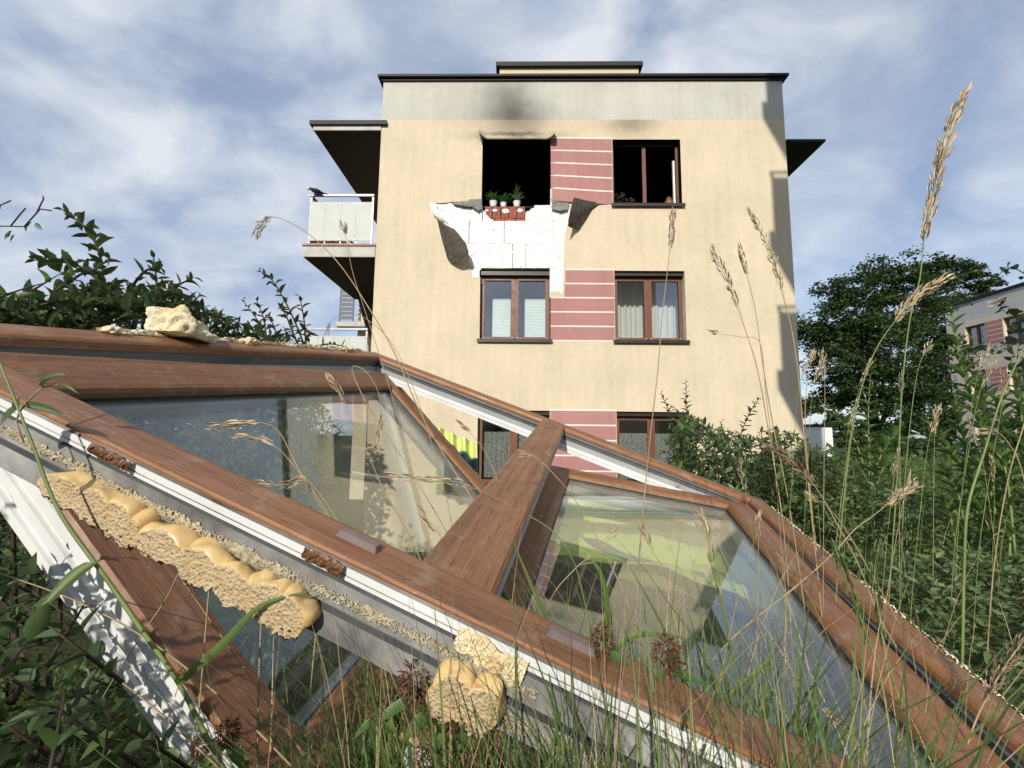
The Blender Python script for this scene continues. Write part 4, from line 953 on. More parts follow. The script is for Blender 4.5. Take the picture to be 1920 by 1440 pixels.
o = blades_obj('grass', b, lean(n, .75), rng.uniform(.18, .40, n)*rng.uniform(.6, 1, n), rng.uniform(.002, .0048, n), M['grass'], 7); tag(o, 'dense green grass crossing in front of the near rail', kind='stuff')
n = 1000; b = gbase(n, lambda: (lambda y: (random.uniform(-.14, .80)*y, y))(random.uniform(.21, .335)))
o = blades_obj('grass', b, lean(n, .8), rng.uniform(.30, .50, n)*rng.uniform(.7, 1, n), rng.uniform(.0008, .0030, n), M['grass'], 7); tag(o, 'green grass close to the camera hiding the foot of the near rail', kind='stuff')
n = 130; b = gbase(n, lambda: (lambda y: (random.uniform(-.5, .9)*y, y))(random.uniform(.22, .34)))
o = blades_obj('dry_grass', b, lean(n, .8), rng.uniform(.32, .52, n), rng.uniform(.0006, .0012, n), M['grass_dry'], 7); tag(o, 'dry straws close to the camera at the bottom edge', kind='stuff')
n = 1500; b = gbase(n, lambda: (lambda y: (random.uniform(-.46, .16)*y, y))(random.uniform(.34, .46)))
o = blades_obj('grass', b, lean(n, 1.0), rng.uniform(.14, .31, n), rng.uniform(.0009, .0020, n), M['grass'], 6); tag(o, 'thin wiry green grass along the bottom edge left of centre', kind='stuff')
n = 80; b = gbase(n, lambda: (lambda y: (lerp(.75+.1*y, 1.3*y+.9, random.random()), y))(random.uniform(.5, 2.4)))
o = blades_obj('dry_grass', b, lean(n, 1.0), rng.uniform(.25, .45, n), rng.uniform(.001, .002, n), M['grass_dry'], 6); tag(o, 'dry thin stems poking out of the ground cover', kind='stuff')
n = 260; b = gbase(n, lambda: (lambda y: (lerp(.8+.12*y, 1.3*y+.9, random.random()), y))(random.uniform(.7, 2.6)))
o = blades_obj('grass', b, lean(n, .9), rng.uniform(.25, .42, n), rng.uniform(.0015, .0035, n), M['grass'], 5); tag(o, 'thin green blades growing through the ground cover', kind='stuff')
n = 9000; b = gbase(n, lambda: (lambda y: (random.uniform(1.35+.12*y, 2.0+1.25*y), y))(random.uniform(2.1, 5.6)))
o = blades_obj('grass', b, lean(n, .7), rng.uniform(.22, .50, n), rng.uniform(.004, .009, n), M['grass'], 4); tag(o, 'tall fine green meadow grass beyond the ground cover', kind='stuff')
n = 6000; b = gbase(n, lambda: (random.uniform(-9, 30), random.uniform(5.2, 8.6) if random.random() < .5 else random.uniform(9, 20)))
b = b[(b[:, 0] > 6.2) | (b[:, 1] < 8.7)]; n = len(b)
o = blades_obj('grass', b, lean(n, .6), rng.uniform(.25, .5, n), rng.uniform(.01, .03, n), M['grass'], 3); tag(o, 'rough grass on the slope by the building', kind='stuff')
n = 1500; b = gbase(n, lambda: (random.uniform(-.9, .9), random.uniform(.45, 1.02))); o = blades_obj('grass', b, lean(n, .9), rng.uniform(.04, .10, n), rng.uniform(.004, .008, n), M['grass'], 3); tag(o, 'flattened short grass under the fallen window', kind='stuff')

def stalk(label, pts, Y, head=None, r=.0011, mat='stalk_dry', seedm='seed', dens=520, sl=.013, spread=.35, leaves=(), name='grass_stalk', group='tall grass stalks', hd=None):
    """pts: pixels from tip to foot; head: share of the path (from the tip) that bears seed"""
    path = polyline([at(x, y, Y+(hd*i if hd else 0)) for i, (x, y) in enumerate(pts)], 40)
    foot = path[-1]; g_ = V((foot.x, foot.y, gz(foot.x, foot.y)-.01))
    if foot.z > g_.z+.02: path += [foot.lerp(g_, .5), g_]
    root = empty(name, path[-1]); tag(root, label, 'grass stalk', group); q = MB()
    k = len(path); q.tube([p-path[-1] for p in path], [r*(.45+.55*min(1, i/(k*.5))) for i in range(k)], 5); q.build('stem', M[mat], root, True)
    if head:
        m = int(40*head); seg = path[:m+1]; ln = sum((seg[i+1]-seg[i]).length for i in range(m)); N_ = max(8, int(ln*dens)); P, D, Uu, L = [], [], [], []
        for i in range(N_):
            t = (i+.5)/N_; f = t*m; j = min(int(f), m-1); p = seg[j].lerp(seg[j+1], f-j); tg = (seg[j]-seg[j+1]).normalized(); a = tg.orthogonal().normalized(); bq = tg.cross(a); an = random.random()*6.28
            sp = spread*(.4+1.0*math.sin(math.pi*min(1, t*.85+.12))); o_ = a*math.cos(an)+bq*math.sin(an)
            clump = .004*noise.noise(V((t*N_*.12, p.x*9, 0)))
            P.append(p+o_*(r+abs(clump)*1.2)-tg*sl*.4); D.append(tg+o_*sp*random.uniform(.5, 1.7)); Uu.append(o_); L.append(1.05*sl*random.uniform(.6, 1.3))
        L = np.array(L); leaves_obj('seed_head', P, D, Uu, L, L*.135, M[seedm], root, 3)
    for (px, tip, wd) in leaves:
        p0, p1 = at(*px, Y), at(*tip, Y-.03); leaf_part(root, p0, p1-p0, V((0, -.6, 1)), (p1-p0).length, wd, M['grass'], 6, 'leaf_blade')
    return root
stalk('tallest dry stalk with a ragged seed head against the right sky', [(1810,168),(1777,255),(1757,330),(1735,430),(1725,520),(1706,600),(1692,720),(1682,900),(1665,1150),(1650,1440)], .85, .37, .0012, 'stalk_green', 'seed', 620, .024)
stalk('stalk right of the facade whose seed head bends right over the tree', [(1785,516),(1725,552),(1680,600),(1640,660),(1612,740),(1592,850),(1572,1050),(1560,1300),(1556,1440)], .85, .27, .0012, 'stalk_green', 'seed', 600, .021)
stalk('stalk whose head crosses the shaded corner of the facade', [(1405,392),(1448,480),(1470,560),(1490,650),(1506,800),(1520,950),(1545,1200),(1562,1440)], .8, .27, .0011, 'stalk_dry', 'seed', 480)
stalk('left stalk of the leaning pair with its head on the cream wall', [(1333,462),(1370,540),(1398,620),(1422,700),(1448,850),(1470,1000),(1484,1200),(1490,1440)], .8, .2, .001, 'stalk_dry', 'seed_dark', 560)
stalk('right stalk of the leaning pair right of middle floor windows', [(1386,460),(1402,520),(1418,590),(1430,680),(1450,800),(1480,950),(1512,1180),(1520,1440)], .82, .14, .001, 'stalk_dry', 'seed_dark', 620)
stalk('short side spikelet sticking out left below the leaning pair', [(1334,622),(1362,628),(1390,632),(1425,643),(1436,740),(1455,900),(1475,1200),(1480,1440)], .81, .06, .0007, 'stalk_dry', 'seed_dark', 500)
stalk('slim upright stalk with a dark head before the right middle window', [(1264,390),(1258,450),(1250,520),(1241,600),(1233,700),(1216,850),(1196,1080),(1186,1300),(1183,1440)], .8, .17, .001, 'stalk_dry', 'seed_dark', 420, .016, .2)
stalk('stalk whose fluffy head arches to the left under the balcony', [(478,443),(492,420),(512,407),(545,418),(590,448),(640,500),(690,575),(740,662),(790,778),(850,880),(930,1010),(985,1140),(1010,1440)], .8, .16, .0011, 'stalk_dry', 'seed', 900, .012, .6)
stalk('slim stalk with small upright head before the balcony slab', [(644,420),(650,450),(656,485),(664,520),(690,600),(740,760),(800,1000),(850,1200),(880,1440)], .84, .08, .0007, 'stalk_dry', 'seed_dark', 700, .014)
stalk('small curled spike by the lower balcony railing', [(612,628),(622,600),(650,590),(690,600),(745,660),(800,800),(850,1000),(900,1440)], .9, .1, .0007, 'stalk_dry', 'seed_dark', 600, .010)
stalk('pale drooping stalk before the left pane, upper of two', [(392,800),(440,795),(492,793),(525,812),(560,880),(600,940),(640,1010),(690,1120),(740,1280),(760,1440)], .72, .22, .0010, 'stalk_dry', 'seed', 420, .018, .2)
stalk('pale drooping stalk before the left pane, lower of two', [(443,818),(490,822),(520,840),(548,870),(590,930),(640,1030),(690,1150),(730,1300),(740,1440)], .73, .2, .0009, 'stalk_dry', 'seed', 420, .018, .2)
stalk('bleached spike lying across the left pane before the brown rail', [(480,906),(540,908),(570,898),(610,940),(650,1010),(690,1090),(720,1200),(735,1440)], .70, .3, .0010, 'stalk_dry', 'seed', 480, .014, .3)
stalk('arched stalk left of the corner where frame meets the facade', [(612,700),(640,740),(660,790),(690,850),(720,920),(770,1010),(830,1150),(860,1300),(870,1440)], .75, .16, .0009, 'stalk_dry', 'seed', 420, .016, .2)
stalk('nodding stalk with one drooping spikelet over the sash corner', [(705,840),(716,780),(712,745),(700,715),(680,692),(660,692),(690,760),(780,900),(860,1050),(900,1250),(915,1440)], .78, .12, .0008, 'stalk_dry', 'seed', 420, .016, .2)
stalk('curved green spike crossing in front of the mullion', [(728,892),(790,898),(860,905),(920,930),(980,960),(1050,1010),(1090,1100),(1120,1300),(1125,1440)], .66, .3, .0009, 'stalk_green', 'seed', 300, .016, .15)
stalk('thin spike before the ground floor left window', [(858,792),(880,810),(905,840),(925,880),(950,950),(985,1080),(1010,1250),(1020,1440)], .72, .14, .0008, 'stalk_dry', 'seed_dark', 380, .016, .2)
stalk('dry spike leaning over the top of the mullion', [(975,850),(1000,855),(1030,880),(1080,940),(1130,1030),(1180,1140),(1220,1300),(1235,1440)], .7, .12, .0008, 'stalk_dry', 'seed', 380, .016, .2)
stalk('dry spike over the lime cloth, left of centre of the pane', [(1195,980),(1212,1005),(1225,1035),(1245,1070),(1262,1130),(1280,1250),(1290,1440)], .72, .25, .0008, 'stalk_dry', 'seed', 800, .011, .45)
stalk('dry spike over the lime cloth, nearest the pane corner', [(1302,960),(1330,985),(1345,1015),(1365,1060),(1400,1120),(1440,1220),(1470,1340),(1485,1440)], .74, .2, .0008, 'stalk_dry', 'seed', 700, .011, .45)
stalk('spike pointing up right before the dark reflected window', [(1158,1000),(1130,1020),(1110,1040),(1075,1070),(1030,1130),(1000,1260),(990,1440)], .7, .12, .0008, 'stalk_dry', 'seed', 800, .010, .45)
stalk('thin dry stalk upright before the right sash rail', [(1425,958),(1422,1010),(1422,1060),(1420,1150),(1418,1280),(1420,1440)], .72, .2, .0008, 'stalk_dry', 'seed', 420, .013, .3)
stalk('small dark spike on the inner edge of the right rail', [(1466,1030),(1470,1060),(1472,1100),(1472,1180),(1468,1300),(1460,1440)], .7, .16, .0008, 'stalk_dry', 'seed_dark', 500, .012, .4)
stalk('straw-pale head pointing up right over the ground cover', [(1722,903),(1680,932),(1640,965),(1600,995),(1560,1040),(1480,1110),(1380,1190),(1290,1290),(1200,1380),(1150,1440)], .7, .17, .0010, 'stalk_dry', 'seed', 900, .013, .5)
stalk('brown feathery head leaning left before the right bush', [(1440,832),(1490,870),(1530,915),(1560,965),(1610,1060),(1650,1160),(1700,1250),(1750,1400),(1760,1440)], .72, .24, .0010, 'stalk_dry', 'seed_dark', 900, .014, .5)
stalk('short tan tuft at the edge of the ground cover', [(1515,930),(1545,945),(1580,985),(1630,1070),(1690,1180),(1730,1300),(1740,1440)], .75, .1, .0008, 'stalk_dry', 'seed', 800, .012, .5)
stalk('faint brown spike against the tree left of its crown', [(1527,660),(1518,690),(1512,730),(1510,800),(1522,950),(1545,1150),(1570,1440)], 1.0, .12, .0009, 'stalk_dry', 'seed', 600, .013, .3)
stalk('brown spike lying level at the right edge high before the far house', [(1858,570),(1885,562),(1925,560),(1960,600),(1930,760),(1890,900),(1860,1100),(1840,1440)], .8, .14, .0010, 'stalk_dry', 'seed', 700, .014, .35)
stalk('arched bleached head among the tall weeds at right', [(1832,806),(1865,808),(1890,830),(1915,880),(1935,1000),(1930,1200),(1920,1440)], .8, .2, .0010, 'stalk_dry', 'seed', 700, .013, .35)
stalk('thick jointed green stalk without a head at right edge', [(1925,640),(1880,740),(1845,850),(1815,950),(1808,1060),(1805,1200),(1800,1440)], .75, None, .0022, 'stalk_green')
stalk('thin straight green stalk right of the tallest head', [(1788,830),(1745,640),(1720,700),(1700,860),(1690,1050),(1680,1440)][1:], .95, .14, .0009, 'stalk_green', 'seed', 460, .014)
stalk('brown dry plume at lower right corner', [(1920,1200),(1890,1240),(1860,1290),(1830,1350),(1800,1440)], .55, .6, .0010, 'stalk_dry', 'seed_dark', 900, .012, .5)
stalk('dry plume rising at bottom edge right of the clover heads', [(1550,1335),(1580,1360),(1610,1400),(1625,1440)], .5, .6, .0009, 'stalk_dry', 'seed', 900, .010, .5)
stalk('thin green stalk over the right glass, left of the reflected sky', [(1318,960),(1345,1100),(1375,1240),(1400,1350),(1410,1440)], .62, .3, .0009, 'stalk_green', 'seed', 300, .014, .15)
stalk('dark green spike over the right sash rail', [(1650,1010),(1640,1090),(1665,1240),(1690,1330),(1700,1440)], .6, .45, .0012, 'stalk_green', 'grass', 380, .015, .15)
stalk('green spike crossing the right sash from upper left', [(1560,1010),(1590,1100),(1625,1190),(1655,1290),(1680,1440)], .6, .55, .0012, 'stalk_green', 'grass', 360, .016, .15)
ORD = 'first second third fourth fifth sixth seventh eighth ninth tenth eleventh twelfth thirteenth fourteenth fifteenth last'.split()
for k in range(16):
    x0_ = 1430+470*(k+random.uniform(.1, .9))/16; h_ = random.uniform(620, 960); dx = random.uniform(-60, 60); Y_ = random.uniform(.75, 1.15)
    stalk('fine pale grass stem over the right-hand greenery, '+ORD[k]+' from the left of sixteen', [(x0_+dx*1.5+random.uniform(-20, 20), h_), (x0_+dx*1.1, h_+70), (x0_+dx*.7, h_+190), (x0_+dx*.25, h_+360), (x0_, 1300), (x0_, 1440)], Y_, .16, .0006, random.choice(('stalk_dry', 'stalk_green')), 'seed', 520, .011, .35, group='fine grass stems right of the facade')
# the thick fresh stalk at lower left with broad blades
stalk('thick fresh green stalk slanting down across the white sash at left', [(-20,630),(22,735),(60,830),(112,960),(200,1085),(262,1175),(332,1275),(385,1375),(425,1450)], .40, None, .0019, 'stalk_green', leaves=[((188, 1052), (50, 1136), .013)])
stalk('dry straw slanting across the white sash from the left edge', [(-20,1068),(150,1130),(300,1215),(450,1340),(560,1450)], .42, None, .0009)
stalk('pale straw crossing the dark shrub at bottom left', [(150,1222),(280,1320),(400,1430),(430,1460)], .40, None, .0009)
stalk('long thin straw from the dark shrub up to the foam beads', [(130,1450),(180,1330),(260,1200),(310,1125),(345,1060),(400,1010)], .44, None, .0007)
stalk('upright bleached straw through the foam beads', [(440,920),(465,1000),(488,1060),(490,1150),(485,1290),(482,1450)], .44, None, .0009)
stalk('straw rising from the foam to bottom centre', [(335,1078),(420,1200),(520,1340),(590,1450)], .46, None, .0007)
stalk('bleached straw arching over the bottom edge', [(1290,1410),(1150,1345),(1000,1335),(870,1345),(840,1390),(835,1450)], .42, None, .0010)
stalk('thin dry stalk over the near rail between the drain caps', [(640,1060),(690,1160),(720,1250),(735,1350),(750,1450)], .48, None, .0007)
stalk('straw leaning right over the near rail', [(790,960),(830,1010),(880,1075),(960,1200),(1010,1350),(1020,1450)], .56, .14, .0008, 'stalk_dry', 'seed', 400, .016, .2)
stalk('long pale straw before the sash spacer', [(765,880),(795,1000),(825,1130),(840,1260),(845,1450)], .58, None, .0008)
def blade(parent, pts, Y, wd, mat='grass', name='leaf_blade'):
    c = polyline([at(x, y, Y) for x, y in pts], 10); q = MB(); rows_ = []
    for i, p in enumerate(c):
        t = i/10; tg = (c[min(i+1, 10)]-c[max(i-1, 0)]).normalized(); s = tg.cross(V((.3, -1, .35))).normalized(); ww = wd/2*(1-t**4)*(.6+.4*math.sin(math.pi*min(1, t+.3)))+.0002; nn_ = s.cross(tg)
        rows_.append([p-s*ww-parent.location, p+nn_*ww*.5-parent.location, p+s*ww-parent.location])
    q.grid(rows_); return q.build(name, M[mat], parent, True)
thick = [o for o in bpy.data.objects if o.get('label', '').startswith('thick fresh')][0]
blade(thick, [(338, 1278), (420, 1205), (490, 1135), (590, 1106)], .395, .0065)
# leafy twig hanging in at upper left on the fresh stalk
tw = empty('leafy_twig', at(45, 765, .41)); tag(tw, 'sprig with dark oval leaves before the brown beam at left edge', 'twig'); q = MB()
q.tube([at(x, y, .41)-tw.location for x, y in ((40, 768), (62, 742), (80, 726), (110, 722))], .0008, 5); q.tube([at(x, y, .41)-tw.location for x, y in ((40, 768), (30, 790), (45, 830))], .0008, 5); q.build('stem', M['stalk_dry'], tw, True)
for p0, p1, wd in (((80, 727), (116, 697), .007), ((44, 762), (112, 768), .009), ((36, 765), (-10, 790), .014), ((36, 770), (30, 745), .008), ((110, 722), (142, 732), .004)):
    a, b = at(*p0, .41), at(*p1, .405); leaf_part(tw, a, b-a, V((0, -.75, .65)), (b-a).length, wd, M['cot'], 6)
# broad grass blades at bottom centre, each its own plant part
gt = empty('grass_tuft', V((.15, .5, gz(.15, .5)))); tag(gt, 'tuft of long broad green blades at bottom centre over the near rail', 'grass tuft')
for k, (pts, wd) in enumerate(((((1105,1440),(1080,1300),(1010,1130),(960,1010)), .009), (((1110,1440),(1120,1270),(1140,1150),(1120,1060),(1085,1060)), .009), (((1090,1440),(1030,1240),(940,1110),(880,1065)), .010), (((1010,1330),(1030,1310),(1080,1310),(1160,1345)), .012), (((1330,1440),(1290,1300),(1250,1190),(1180,1060)), .007), (((1130,1250),(1180,1195),(1240,1190),(1300,1200)), .006), (((870,1380),(910,1410),(950,1440)), .012), (((1240,1440),(1320,1350),(1440,1240),(1450,1230)), .007), (((1540,1440),(1500,1380),(1470,1320)), .010), (((1570,1440),(1540,1380),(1490,1250)), .007), (((690,1440),(700,1400),(720,1350)), .010))):
    c = polyline([at(x, y, .46+.02*(k % 4)) for x, y in pts], 10); q = MB(); rows_ = []
    for i, p in enumerate(c):
        t = i/10; tg = (c[min(i+1, 10)]-c[max(i-1, 0)]).normalized(); s = tg.cross(V((.3, -1, .35))).normalized(); ww = wd/2*(1-t**3)*(.6+.4*math.sin(math.pi*min(1, t+.3)))+.0002; nn_ = s.cross(tg)
        rows_.append([p-s*ww-gt.location, p+nn_*ww*.4-gt.location, p+s*ww-gt.location])
    q.grid(rows_); q.build('leaf_blade', M['grass'], gt, True)
# dried clover heads
heads = [((780,1278), 34, 'largest dried reddish clover head beside the two foam lumps'), ((818,1312), 30, 'pale half-faded clover head below the largest one'), ((846,1345), 24, 'dark dried clover head in shade right of the pale one'), ((970,1285), 27, 'tall oval dried clover head before the near rail at centre'), ((708,1333), 20, 'small ragged clover head left of the foam lumps'), ((1128,1202), 25, 'dried clover head standing before the near rail by the drain cap'), ((1250,1228), 28, 'oval dried clover head right of the drain cap at the pane edge'), ((1190,1425), 26, 'dried clover head cut by the bottom edge right of centre'), ((800,1430), 26, 'dried clover head at the bottom edge below the foam lumps'), ((428,1375), 22, 'dried clover head on the white sash at lower left'), ((376,1402), 18, 'dark dried clover head left of the one on the white sash'), ((888,1435), 18, 'small clover head peeping at bottom edge left of the centre stem')]
for (x, y), rp, lb in heads:
    Y_ = .40 if x > 500 else .42; c = at(x, y, Y_); R0 = rp*1.12/FPX*Y_; foot = V((c.x+random.uniform(-.02, .02), c.y+.02, gz(c.x, c.y+.02)-.01))
    root = empty('dried_clover', foot); tag(root, lb, 'dried flower', 'dried clover heads'); q = MB()
    q.tube([V((0, 0, 0)), (c-foot)*.6+V((.004, 0, 0)), c-foot], [.0013, .0011, .0009], 6); q.build('stem', M['stalk_green'], root, True)
    n_ = 240; P, D, Uu = [], [], []
    for i in range(n_):
        z = 1-2*(i+.5)/n_; ph = i*2.39996; rr = math.sqrt(1-z*z); o_ = V((rr*math.cos(ph), rr*math.sin(ph), z)); o_ = (o_+V((random.gauss(0, .18), random.gauss(0, .18), random.gauss(0, .18)))).normalized(); q0 = random.uniform(.45, .8)
        P.append(c+V((o_.x*R0*q0*.85, o_.y*R0*q0*.85, o_.z*R0*q0*1.15))); D.append(o_*.7+V((random.gauss(0, .45), random.gauss(0, .45), -.25+random.gauss(0, .5)))); Uu.append(V((random.uniform(-1, 1), random.uniform(-1, 1), .4)))
    l_ = np.array([R0*random.uniform(.3, .5) for _ in range(n_)]); leaves_obj('flower_head', P, D, Uu, l_, l_*.24, M['petal'], root, 3)
    for s in (-1, 1):
        p0 = c+V((0, 0, -R0*.9)); leaf_part(root, p0, V((s*.9, -.3, random.uniform(-.6, .1))), V((0, -.3, 1)), R0*1.9, R0*.8, M['weed'], 6)

# ------------------------------------------------------------------ tall weeds and seedlings at right
Lw = []
for pts, Y in (([(1870,1150),(1862,900),(1838,790),(1803,690),(1783,575)], 1.5), ([(1890,1150),(1895,900),(1880,800),(1865,740)], 1.45), ([(1935,1100),(1930,900),(1915,780),(1905,700)], 1.4), ([(1850,1100),(1830,920),(1790,860),(1740,790)], 1.55), ([(1820,1100),(1800,940),(1770,880)], 1.6), ([(1860,1100),(1870,950),(1905,860)], 1.5), ([(1900,1120),(1850,980),(1815,930)], 1.5), ([(1960,1000),(1940,850),(1925,760)], 1.4), ([(1840,1050),(1822,880),(1800,800),(1790,740)], 1.65), ([(1880,1080),(1850,860),(1845,760),(1835,700)], 1.6), ([(1905,1050),(1885,880),(1855,840)], 1.42), ([(1800,1080),(1780,960),(1755,920)], 1.6)): Lw.append(px_shoot(pts, Y, 1.0, 1.0, 1))
lo_ = V((1.62, 1.5, gz(1.62, 1.5))); 
plant('tall_weed', 'tall leafy willowherb clump at the right edge before the far house', 'weed', lo_, [(s[0]+[], *s[1:]) for s in Lw]+[([lo_, Lw[k][0][0]], 1.2, .01, 0) for k in range(12)], M['weed'], .068, .30, .019, None, 6, .004, 290, .62, twig=M['stalk_green'])
Lw = []
for pts, Y in (([(1628,960),(1630,860),(1628,780),(1632,705)], 2.6), ([(1628,900),(1600,820),(1562,772)], 2.6), ([(1630,900),(1660,840),(1690,800)], 2.6), ([(1590,960),(1580,880),(1560,850)], 2.5), ([(1640,930),(1655,880),(1675,860)], 2.5)): Lw.append(px_shoot(pts, Y))
lo_ = V((2.0, 2.6, gz(2.0, 2.6)))
plant('ash_seedling', 'young ash seedling with paired light leaves before the big tree', 'seedling', lo_, Lw+[([lo_, Lw[0][0][0]], 1.3, .01, 0)], M['weed'], .10, .34, .055, None, 6, .005, 120, .85, pairs=True, twig=M['stalk_green'])
Lw = [px_shoot([(1960,560),(1930,520),(1890,500),(1870,520)], 4.0), px_shoot([(1960,640),(1915,640),(1880,660)], 4.0), px_shoot([(1970,600),(1930,590),(1900,625)], 4.0), px_shoot([(1960,690),(1920,680),(1895,700)], 4.0), px_shoot([(1960,540),(1935,500),(1920,520)], 4.0)]
lo_ = V((4.9, 4.0, gz(4.9, 4.0))); tr_ = [lo_, V((4.95, 4.0, .6)), Lw[1][0][0]]
mpl = plant('maple_sapling', 'dark maple sapling reaching in at right edge before the far house', 'sapling', lo_, Lw+[(tr_, 5, .01, 0)]+rnd_shoots(60, lambda: V((random.uniform(4.55, 5.5), random.uniform(3.8, 4.3), random.uniform(.55, 1.35))), (.1, .2)), M['tree'], .085, .75, .05, None, 6, .006, 110, 1.1)

# ------------------------------------------------------------------ background: trees, house, lamp, wall
def big_tree(label, base, top, rx, lobes, nleaf, mat, sz, group='trees beyond the building'):
    root = empty('tree', base); tag(root, label, 'tree', group); q = MB(); H = top-base[2]
    trunk = [V((0, 0, -.2)), V((.1, 0, H*.2)), V((-.05, .1, H*.45)), V((.1, 0, H*.8))]; q.tube(trunk, [.26, .2, .15, .05], 8)
    for (cx, cy, cz, r_) in lobes: q.tube([V((0, 0, H*random.uniform(.15, .4))), V((cx*.5, cy*.5, cz*.7)), V((cx, cy, cz))], [.09, .06, .02], 6)
    q.build('trunk', M['bark'], root, True)
    P = []; cum = np.cumsum([l[3]**2.2 for l in lobes]); cum = cum/cum[-1]
    clumps = []
    for (cx, cy, cz, r_) in lobes:
        for k in range(max(5, int(9*r_**1.6))):
            d_ = V((random.gauss(0, 1), random.gauss(0, 1), random.gauss(.15, .8))).normalized(); m0 = V((cx, cy, cz))+d_*r_*random.uniform(.55, 1.12); mr = random.uniform(.22, .42)*max(.6, r_**.4)
            for _ in range(6): clumps.append((m0+V((random.gauss(0, mr), random.gauss(0, mr), random.gauss(0, mr*.45))), mr*random.uniform(.3, .55)))
    clumps = random.sample(clumps, len(clumps)); per = max(12, nleaf//len(clumps))
    pos = np.concatenate([np.array(c)+rng.normal(0, s, (per, 3))*np.array([1, 1, .55]) for c, s in clumps]); n_ = len(pos)
    an = rng.uniform(0, 6.283, n_); d_ = np.stack([np.cos(an), np.sin(an), rng.uniform(-.8, .5, n_)], 1); up_ = np.stack([rng.normal(0, .6, n_), rng.normal(0, .6, n_), np.ones(n_)], 1); l_ = rng.uniform(.6, 1.3, n_)*sz
    Pm, Fm = leaf_arrays(pos, d_, up_, l_, l_*.7, 3); o_ = link('crown', np_mesh('crown', Pm, Fm, mat, False), root); return root
def lobes_px(base, Y, spec): return [((lambda p: (p.x-base[0], p.y-base[1]+random.uniform(-.6, .6), p.z-base[2], r_))(at(x, y, Y))) for x, y, r_ in spec]
b1 = (at(1640, 800, 20).x, 20, gz(16, 20)); big_tree('large round dark green tree right of the cream building', b1, at(1640, 490, 20).z, 3, lobes_px(b1, 20, [(1600,560,1.5),(1660,520,1.1),(1560,600,1.3),(1560,690,1.3),(1640,630,1.9),(1700,560,1.3),(1700,680,1.8),(1560,760,1.1),(1640,750,1.7),(1720,770,1.5),(1590,820,1.0),(1680,830,1.3),(1600,640,1.5),(1735,520,.8)]), 64000, M['tree'], .13)
b2 = (at(1775, 800, 36).x, 36, gz(22, 36)); big_tree('darker tree with ragged top partly behind the far house', b2, at(1775, 490, 36).z, 3, lobes_px(b2, 36, [(1790,522,1.2),(1740,535,1.3),(1840,545,1.2),(1770,590,2.2),(1830,590,1.7),(1740,650,2.2),(1790,680,2.3),(1770,760,2.3),(1740,810,2.0)]), 42000, M['tree'], .22)
b3 = (at(1575, 850, 13).x, 13, gz(9.6, 13)); big_tree('low dark red bush at the foot of the large tree', b3, b3[2]+1.8, 1, [(0, 0, 1.4, .5), (.4, 0, 1.2, .4), (-.4, 0, 1.2, .4), (0, 0, .6, .6)], 2600, M['redleaf'], .09, 'bushes beyond the grass')
for k, (x, y, Y, lb) in enumerate(((1760, 880, 12, 'broad green bush behind the lamp post'), (1690, 860, 16, 'dark low bush left of the lamp post in tree shade'), (1880, 860, 11, 'rounded green bush below the far house'))):
    c = at(x, y, Y); b_ = (c.x, Y, gz(c.x, Y)); h = c.z-b_[2]+.3; big_tree(lb, b_, c.z, 1, [(dx*.8, dy*.5, h*f, .75) for dx, dy, f in ((-.8, 0, .7), (.7, .2, .7), (0, 0, .9), (1.3, 0, .5), (-1.3, 0, .5), (0, .3, .4))], 6500, M['tree'], .13, 'bushes beyond the grass')
# sibling house far right
HB = empty('far_house', (24.5, 25.0, ZB)); tag(HB, 'distant beige apartment house with grey parapet and pink window stripes at right', 'building')
HX = V((-.03, -1, 0)).normalized(); HO = V((0, 0, 0)); HI = V((1, -.03, 0)).normalized()   # along the visible face towards the viewer, and into the house
ztop = at(1790, 578, 25).z-ZB
def hp(s, d, z): return HX*s+HI*d+V((0, 0, z))
def hbox(mb, s0, s1, d0, d1, z0, z1, m=0):
    vs = [hp(s, d, z) for z in (z0, z1) for s, d in ((s0, d0), (s0, d1), (s1, d1), (s1, d0))]; mb.add(vs, [(0, 1, 2, 3), (7, 6, 5, 4), (0, 4, 5, 1), (1, 5, 6, 2), (2, 6, 7, 3), (3, 7, 4, 0)], m)
def hside(name, lops, mat):
    q = MB()
    for a in lops: hbox(q, *a)
    return q.build(name, mat, HB)
HM = {'w': plaster('beige_render', (.58, .53, .45)), 'g': plaster('blue_grey_render', (.46, .49, .49))}
hw = [(1.05, 2.1), (3.0, 4.05), (6.0, 7.05)]; hz = [ztop-1.38-2.4*k for k in range(4)]; hh = 1.22; lops = []
ss = [0]+[v for a in hw for v in a]+[9.5]
for i in range(0, len(ss), 2): lops.append((ss[i], ss[i+1], 0, .3, 0, ztop-1.05))
zs = [ztop-1.05]+[v for z in hz for v in (z, z-hh)]+[0]
for (a_, b_) in hw:
    for i in range(0, len(zs), 2):
        if zs[i]-zs[i+1] > .05: lops.append((a_+.001, b_-.001, 0, .3, zs[i+1], zs[i]))
hside('wall', lops, HM['w']); hside('end_wall', [(0, .3, .301, 9, 0, ztop-1.05), (9.2, 9.5, .301, 9, 0, ztop-1), (0, 9.5, 9.001, 9.3, 0, ztop-1)], HM['w'])
hside('parapet', [(0, 9.5, 0, 9.3, ztop-1.049, ztop-.06)], HM['g']); hside('roof_trim', [(-.08, 9.6, -.08, 9.4, ztop-.059, ztop+.08)], M['trim']); hside('roof_room', [(4.6, 9, 2, 6, ztop+.081, ztop+1.9)], HM['w']); hside('roof_room_trim', [(4.5, 9.1, 1.9, 6.1, ztop+1.901, ztop+2.0)], M['trim'])
